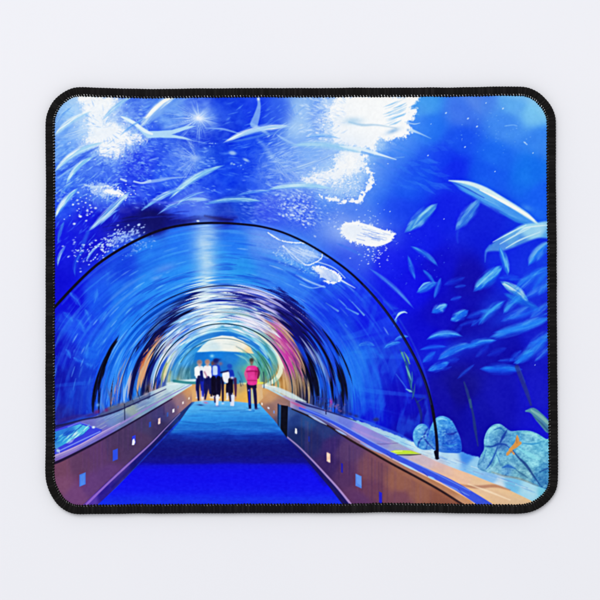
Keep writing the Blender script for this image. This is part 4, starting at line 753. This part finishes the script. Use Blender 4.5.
limb([(199,377),(198,388),(198.5,400)], [1.6,1.4,.9], (20,20,80)); limb([(202,378),(203,388),(203,396)], [1.9,1.6,1], (26,40,170)); limb([(201.5,372),(202,380)], 1.6, (20,28,110))
person(207.5, 361.6, 1.02, (200,160,150), (160,130,125), (236,236,242), (-.8, (240,232,238)), (20,22,90), (30,26,100), False)
limb([(208,378),(207,388),(205,399)], [2.0,1.6,.8], (20,20,90)); limb([(204.5,372),(207,377)], .8, (170,120,150), .8)
blob(202.4, 399, 1.6, 3, (225,220,240), .8); blob(205.8, 402.6, 2.2, .9, (210,110,150), .8, 10); blob(200.5, 405, 3, .7, (30,40,110), .8, 5)
person(216, 360.8, 1.06, (70,70,130), (30,40,110), (30,66,205), (-.9, (190,212,246)), (16,10,44), (225,225,240), True)
limb([(213.6,378),(213.6,388),(214,394)], [2.2,2.2,1.8], (14,8,40)); limb([(218.6,378),(219,388),(218.6,395)], [2.2,2.2,1.8], (14,8,44)); blob(220.5, 363.6, 2.1, 2, (130,100,130), .85); blob(217.5, 359.7, 3.2, 1.3, (24,40,120), .9)
limb([(222.6,378),(222.8,390),(222.8,401)], [1.6,1.2,.8], (22,16,60)); limb([(217.5,396),(217,405)], [1.5,1.3], (228,228,242)); limb([(214.6,397),(215,402)], .8, (60,50,100)); blob(217.5, 406, 2.6, .8, (90,120,200), .7); blob(222.8, 403.5, 1.4, .9, (215,225,245), .8)
person(229.6, 366, .95, (40,90,190), (30,80,190), (28,60,180), None, (16,12,46), (215,220,240), True)
poly([(222.5,373),(228.5,371.5),(229.5,379),(227.5,383),(223.5,381)], (236,238,246), .95, 1.1, True); stroke([(221,372.5),(228,371)], .8, (24,30,90), .9, 1)
limb([(230.6,380),(230.4,388),(230.4,394)], [2.4,2.2,1.8], (16,10,44)); limb([(235,379),(235.5,388),(235.6,396)], [1.6,1.4,.7], (70,30,80), .9); limb([(231.2,396),(231.2,405)], [1.2,1.0], (205,215,240)); limb([(233.4,396),(233,405)], [1.2,1.1], (215,220,242)); limb([(229.8,394),(230.4,401)], [1.1,.9], (40,40,90))
blob(232, 377.8, 2, 1.2, (225,228,242), .9); blob(235.6, 398, .7, 1.6, (170,110,120), .7)
# pink visitor
limb([(248.6,384),(249.2,394),(250,408)], [2.0,1.7,1.3], (22,22,84)); limb([(253.6,384),(255,394),(256,408)], [2.0,1.7,1.3], (28,24,78)); limb([(249.6,390),(249.6,404)], .9, (26,50,190), .8)
blob(250.2, 409.6, 1.7, .9, (200,215,235), .9); blob(256.6, 408.6, 1.9, .9, (60,80,150), .9)
poly([(247.6,384),(256.4,384),(256.6,388),(247.4,388)], (24,20,62), .95, 1.1)
limb([(247.2,369),(245.6,374),(247,380)], [1.4,1.3,.8], (215,90,150)); limb([(257,368.5),(258.6,373),(257.8,378)], [1.5,1.4,.9], (110,30,80))
poly([(247.4,366.6),(251,365.6),(256,366.2),(257.6,370),(257.2,377),(256.4,384.4),(248,384.4),(247.4,377),(246.8,370)], (224,58,148), .97, 1.1, True)
stroke([(247,371.5),(252,371),(257.5,371.5)], .7, (150,24,96), .8, 1); stroke([(247.6,380.5),(256.6,380.5)], .5, (160,30,100), .7, 1); blob(249, 369, 1.5, 1.4, (240,130,180), .7); blob(252, 377, 2.5, 2, (235,80,165), .7); blob(256, 373, 1.2, 4, (120,20,70), .5)
blob(251.6, 364, 1.2, 1.5, (130,90,90), .9); blob(251.6, 361, 2.0, 2.7, (110,96,96), .97, 0, 2); blob(251.6, 360, 2.2, 2, (70,76,70), .9, 0, 2); blob(251.9, 362.6, 1.1, 1.1, (150,110,100), .7)
limb([(252.2,390),(252.4,402)], [.7,1.1], (150,190,190), .75); blob(248.6, 390.4, .7, .7, (225,220,230), .9)
limb([(246.6,408),(254,411),(240,412)], [.3,.8,.3], (26,100,190), .5, 1.4)

def soften(A, sg):
    r = int(3 * sg + 1); k = np.exp(-.5 * (np.arange(-r, r + 1) / sg) ** 2); k /= k.sum()
    P = np.pad(A, ((r, r), (0, 0), (0, 0)), 'edge'); A = sum(k[i] * P[i:i + A.shape[0]] for i in range(2 * r + 1))
    P = np.pad(A, ((0, 0), (r, r), (0, 0)), 'edge'); return sum(k[i] * P[:, i:i + A.shape[1]] for i in range(2 * r + 1))
img[:] = soften(img, .5)
far = np.exp(-(((XX - 222) / 46) ** 2 + ((YY - 376) / 40) ** 2) ** 2)[..., None].astype(np.float32)
img[:] = img * (1 - far * .6) + soften(img, 1.0) * far * .6
img += .30 * (img - soften(img, 2.4)) + .22 * (img - soften(img, 5.0))
np.clip(img, 0, 1, out=img)
img += .26 * (sst(img) - img)
# slight oil-paint grain of the print
img += ((fbm(XX / 2.2, YY / 2.2, 31, 2) - .5) * .035)[..., None]
np.clip(img, 0, 1, out=img)

# ------------------------------------------------------------------ outline of the pad
OUT = smooth([(80,86.9),(100,87.6),(128,88.3),(155,88.8),(200,88.2),(250,87.8),(300,87.9),(360,87.5),(420,87.4),(480,86.8),(512,86.2),(527,87.2),(538.4,92),(546.6,99.4),(552.6,108),(555.8,117.4),(556.2,130),(556.2,180),(556.8,250),(557.2,320),(557.8,400),(558.3,450),(558.3,474),(556.8,488.2),(551.4,498.4),(542.6,506.6),(531.6,511.9),(519,514),(500,513.9),
              (450,513.3),(384,512.5),(350,513.2),(250,513.3),(150,513.7),(96,514.2),(78,514.4),(68.6,512.4),(59.2,506.6),(52.4,498),(47.4,487),(45.2,474),(45.3,440),(45.3,350),(45.4,250),(45.6,160),(45.2,134),(45.4,120),(47.6,111),(52.8,101.4),(60.8,93.8),(70.2,88.6)], 14, True)
def resample(P, step):
    d = np.hypot(*(np.roll(P, -1, 0) - P).T); s = np.concatenate([[0], np.cumsum(d)])
    n = int(round(s[-1] / step)); t = np.arange(n) * s[-1] / n
    Q = np.vstack([P, P[:1]])
    return np.stack([np.interp(t, s, Q[:, 0]), np.interp(t, s, Q[:, 1])], 1), s[-1]
PITCH, PER = 3.0, 10
_, LEN = resample(OUT, 1.0)
NST = int(round(LEN / PITCH))
EDGE, _ = resample(OUT, LEN / (NST * PER))
def blur_closed(P, k):
    Q = np.zeros_like(P); w = np.hanning(2 * k + 3)[1:-1]
    for i, a in enumerate(w): Q += a * np.roll(P, i - k, 0)
    return Q / w.sum()
EDGE = blur_closed(EDGE, 10)
TAN = blur_closed(np.roll(EDGE, -1, 0) - np.roll(EDGE, 1, 0), 12)
TAN /= np.hypot(*TAN.T)[:, None]
NIN = np.stack([-TAN[:, 1], TAN[:, 0]], 1)           # points into the pad (the outline runs clockwise on screen)
if ((np.array([300, 300]) - EDGE) * NIN).sum() < 0: NIN = -NIN

# ------------------------------------------------------------------ materials
def mat(name, base, rough=.6, spec=.3):
    m = bpy.data.materials.new(name); m.use_nodes = True
    b = m.node_tree.nodes['Principled BSDF']
    b.inputs['Base Color'].default_value = (*base, 1); b.inputs['Roughness'].default_value = rough
    b.inputs['Specular IOR Level'].default_value = spec
    return m, m.node_tree, b
def lin(c):
    c = np.asarray(c, np.float32)
    return np.where(c <= .04045, c / 12.92, ((c + .055) / 1.055) ** 2.4)
def bump(nt, b, scale, strength, dist, kind='noise', detail=4):
    tc = nt.nodes.new('ShaderNodeTexCoord'); n = nt.nodes.new('ShaderNodeTexNoise')
    n.inputs['Scale'].default_value = scale; n.inputs['Detail'].default_value = detail
    nt.links.new(tc.outputs['Object'], n.inputs['Vector'])
    bp = nt.nodes.new('ShaderNodeBump'); bp.inputs['Strength'].default_value = strength; bp.inputs['Distance'].default_value = dist
    nt.links.new(n.outputs['Fac'], bp.inputs['Height']); nt.links.new(bp.outputs['Normal'], b.inputs['Normal'])
    return tc, n

m_table, nt, b = mat('white_laminate', (.80, .81, .86), .55, .2)
tc, n = bump(nt, b, 900, .05, .0002)
n2 = nt.nodes.new('ShaderNodeTexNoise'); n2.inputs['Scale'].default_value = 7; n2.inputs['Detail'].default_value = 3
nt.links.new(tc.outputs['Object'], n2.inputs['Vector'])
rp = nt.nodes.new('ShaderNodeValToRGB'); rp.color_ramp.elements[0].color = (.815, .822, .875, 1); rp.color_ramp.elements[1].color = (.83, .832, .88, 1)
rp.color_ramp.elements[0].position = .3; rp.color_ramp.elements[1].position = .7
nt.links.new(n2.outputs['Fac'], rp.inputs['Fac']); nt.links.new(rp.outputs['Color'], b.inputs['Base Color'])

m_print, nt, b = mat('printed_cloth', (.5, .5, .5), .75, .03)
at = nt.nodes.new('ShaderNodeAttribute'); at.attribute_name = 'print'
nt.links.new(at.outputs['Color'], b.inputs['Base Color'])
bump(nt, b, 2600, .10, .0001, detail=2)
m_thread, nt, b = mat('black_thread', (.010, .009, .010), .92, .10)
tc, n = bump(nt, b, 3500, .5, .0003, detail=3)
rp = nt.nodes.new('ShaderNodeValToRGB'); rp.color_ramp.elements[0].color = (.0025, .0022, .0023, 1); rp.color_ramp.elements[1].color = (.010, .0088, .0092, 1)
at = nt.nodes.new('ShaderNodeAttribute'); at.attribute_name = 'thread'
mx_ = nt.nodes.new('ShaderNodeMix'); mx_.data_type = 'RGBA'; mx_.inputs['Factor'].default_value = .38
nt.links.new(n.outputs['Fac'], rp.inputs['Fac']); nt.links.new(rp.outputs['Color'], mx_.inputs['A']); nt.links.new(at.outputs['Color'], mx_.inputs['B']); nt.links.new(mx_.outputs['Result'], b.inputs['Base Color'])
m_rubber, nt, b = mat('black_rubber', (.012, .012, .012), .8, .3)
bump(nt, b, 1200, .3, .0003)
m_loop, nt, b = mat('pale_thread', (.5, .5, .5), .8, .2)
at = nt.nodes.new('ShaderNodeAttribute'); at.attribute_name = 'tone'
nt.links.new(at.outputs['Color'], b.inputs['Base Color'])
bump(nt, b, 5000, .3, .0002)

# ------------------------------------------------------------------ objects
def mesh_obj(name, V, F, m, parent=None, smooth_shade=True):
    me = bpy.data.meshes.new(name)
    V = np.asarray(V, np.float32); F = np.asarray(F, np.int32); k = F.shape[1]
    me.vertices.add(len(V)); me.vertices.foreach_set('co', V.ravel())
    me.loops.add(F.size); me.loops.foreach_set('vertex_index', F.ravel())
    me.polygons.add(len(F)); me.polygons.foreach_set('loop_start', np.arange(len(F), dtype=np.int32) * k)
    me.polygons.foreach_set('use_smooth', np.full(len(F), smooth_shade))
    me.update(calc_edges=True); me.validate()
    me.materials.append(m)
    o = bpy.data.objects.new(name, me); COL.objects.link(o); o.parent = parent
    return o

# table
g = 1.6
table = mesh_obj('tabletop', [(-g, -g, 0), (g, -g, 0), (g, g, 0), (-g, g, 0)], [(0, 1, 2, 3)], m_table, None, False)
table['kind'] = 'structure'; table['label'] = 'plain white matte tabletop under the mouse pad'

pad = bpy.data.objects.new('mouse_pad', None); COL.objects.link(pad)
pad.empty_display_size = .05
pad['label'] = 'rectangular mouse pad with black stitched edge and blue aquarium tunnel print'
pad['category'] = 'mouse pad'

ZP = .0030            # height of the printed cloth
# the printed cloth: fine grid carrying the print as a colour per vertex, cut to the outline
ins = EDGE[::5] + NIN[::5] * 6.0
keep = inside(XX, YY, ins)
quad = keep[:-1, :-1] & keep[1:, :-1] & keep[:-1, 1:] & keep[1:, 1:]
used = np.zeros((H, W), bool)
used[:-1, :-1] |= quad; used[1:, :-1] |= quad; used[:-1, 1:] |= quad; used[1:, 1:] |= quad
idx = -np.ones((H, W), np.int64); idx[used] = np.arange(used.sum())
mx, my = to_m(XX[used], YY[used])
V = np.stack([mx, my, np.full(mx.shape, ZP)], 1)
jj, ii = np.nonzero(quad)
F = np.stack([idx[jj + 1, ii], idx[jj + 1, ii + 1], idx[jj, ii + 1], idx[jj, ii]], 1)
cloth = mesh_obj('printed_cloth', V, F, m_print, pad)
at = cloth.data.color_attributes.new('print', 'FLOAT_COLOR', 'POINT')
rgba = np.ones((used.sum(), 4), np.float32)
rgba[:, :3] = lin(img[used]) * .93
at.data.foreach_set('color', rgba.ravel())

# foam rubber base: a slab with its own thickness below the cloth
ring_ = EDGE[::10] + NIN[::10] * 3.0
rx, ry = to_m(ring_[:, 0], ring_[:, 1]); nr = len(rx)
bme = bpy.data.meshes.new('rubber_base')
zs = (.0002, .0028)
vs = [(rx[i], ry[i], z) for z in zs for i in range(nr)]
fs_ = [list(range(nr))[::-1], list(range(nr, 2 * nr))] + [[i, (i + 1) % nr, nr + (i + 1) % nr, nr + i] for i in range(nr)]
bme.from_pydata(vs, [], fs_); bme.materials.append(m_rubber)
base = bpy.data.objects.new('rubber_base', bme); COL.objects.link(base); base.parent = pad

# stitched border: one swept roll of thread wraps, toothed where the wraps bite into the print
N = len(EDGE); M = 22
HW, HZ, ZC = 5.0, .0021, .00205
ph = 2 * math.pi * np.arange(N) / PER
rs = np.random.default_rng(5)
amp_st = np.repeat(rs.uniform(.75, 1.25, NST), PER)[:N]
reach = np.repeat(rs.uniform(.5, 1.3, NST), PER)[:N]
wob = blur_closed(rs.normal(0, 1, (N, 1)), 60)[:, 0]; wob = wob / (np.abs(wob).max() + 1e-9)
V = np.zeros((N, M, 3), np.float32)
for k in range(M):
    f = 2 * math.pi * k / M
    slant = .9 * math.cos(f)
    lobe = np.abs(np.cos((ph + slant) / 2)) ** .7            # round wraps with sharp valleys between
    rad = 1 + .085 * (lobe - .6) * amp_st
    off = 5.05 + .25 * wob - HW * rad * math.cos(f)
    inner = max(0.0, -math.cos(f)) ** 3
    off = off + inner * (lobe ** 2 * .95 * reach - .35)
    z = ZC + HZ * rad * math.sin(f)
    z = np.maximum(z, .0001)
    p = EDGE + NIN * off[:, None]
    V[:, k, 0], V[:, k, 1] = to_m(p[:, 0], p[:, 1]); V[:, k, 2] = z
i = np.arange(N); A = []
for k in range(M):
    k2 = (k + 1) % M; i2 = (i + 1) % N
    A.append(np.stack([i * M + k, i2 * M + k, i2 * M + k2, i * M + k2], 1))
border = mesh_obj('stitched_border', V.reshape(-1, 3), np.vstack(A), m_thread, pad)

at = border.data.color_attributes.new('thread', 'FLOAT_COLOR', 'POINT')
strand = np.repeat(rs.uniform(0, 1, NST * 2), PER // 2)[:N] ** 2.2
strand = .0035 + .026 * strand * (.6 + .4 * np.repeat(rs.uniform(0, 1, NST), PER)[:N])
tv = np.ones((N, M, 4), np.float32); tv[:, :, 0] = strand[:, None]; tv[:, :, 1] = strand[:, None] * .93; tv[:, :, 2] = strand[:, None] * .93
at.data.foreach_set('color', tv.ravel())

# pale under-thread glinting between the wraps: one row of small slanted loops, a sub-part of the border
LV, LF, LT = [], [], []
for s in range(NST):
    q = s * PER + 5
    if q >= N: break
    px, py = EDGE[q]
    strength = .10
    if py < 110: strength = .18 + .65 * float(vn(px / 14, 3.0, 40))
    elif px < 75: strength = .10 + .22 * float(vn(py / 16, 7.0, 41)) + (.25 if py < 190 else 0)
    elif py > 495: strength = .08 + .16 * float(vn(px / 25, 5.0, 42))
    else: strength = .06 + .12 * float(vn(py / 18, 9.0, 43))
    strength *= random.uniform(.25, 1.3)
    o0 = 8.35 + random.uniform(-.3, .3); ln = random.uniform(.4, .85); hw = random.uniform(.22, .46)
    t, nn = TAN[q], NIN[q]
    pa = EDGE[q] + nn * (o0 - ln) - t * .35; pb = EDGE[q] + nn * (o0 + ln) + t * .35
    d = (pb - pa) / np.hypot(*(pb - pa)); sd = np.array([-d[1], d[0]])
    b0 = len(LV)
    for u in (0, .25, .5, .75, 1):
        c = pa + (pb - pa) * u; w = hw * (math.sin(math.pi * (u * .8 + .1)) + .1)
        zc = .00385 + .00022 * math.sin(math.pi * u) - .0004 * u
        for k in range(6):
            f = 2 * math.pi * k / 6
            xy = c + sd * w * math.cos(f); m_ = to_m(xy[0], xy[1])
            LV.append((float(m_[0]), float(m_[1]), zc + w * K * math.sin(f)))
            LT.append(strength)
    for u in range(4):
        for k in range(6):
            LF.append((b0 + u * 6 + k, b0 + u * 6 + (k + 1) % 6, b0 + u * 6 + 6 + (k + 1) % 6, b0 + u * 6 + 6 + k))
loops = mesh_obj('under_thread', LV, LF, m_loop, border)
at = loops.data.color_attributes.new('tone', 'FLOAT_COLOR', 'POINT')
tn = np.ones((len(LV), 4), np.float32); tn[:, :3] = np.clip(np.array(LT), .01, .85)[:, None]
at.data.foreach_set('color', tn.ravel())

# ------------------------------------------------------------------ light: soft studio light from above and slightly left
w = bpy.data.worlds.new('World'); sc.world = w; w.use_nodes = True
w.node_tree.nodes['Background'].inputs['Color'].default_value = (1, 1, 1, 1)
w.node_tree.nodes['Background'].inputs['Strength'].default_value = .60
def area(name, loc, size, power):
    l = bpy.data.lights.new(name, 'AREA'); l.shape = 'SQUARE'; l.size = size; l.energy = power
    o = bpy.data.objects.new(name, l); COL.objects.link(o); o.location = loc
    from mathutils import Vector
    o.rotation_euler = (Vector((0, 0, 0)) - Vector(loc)).to_track_quat('-Z', 'Y').to_euler()
    return o
area('studio_softbox', (-.5, 1.35, 3.2), 2.0, 64)

# ------------------------------------------------------------------ camera straight above
cam = bpy.data.cameras.new('camera'); co = bpy.data.objects.new('camera', cam); COL.objects.link(co)
D = 1.1
co.location = (0, 0, D + ZP); co.rotation_euler = (0, 0, 0)
cam.sensor_width = 36; cam.sensor_fit = 'HORIZONTAL'
cam.lens = 36 * D / (600 * K)
cam.clip_start = .01; cam.clip_end = 100
sc.camera = co
vs_ = sc.view_settings
vs_.view_transform = 'Standard'; vs_.look = 'None'; vs_.exposure = 0; vs_.gamma = 1
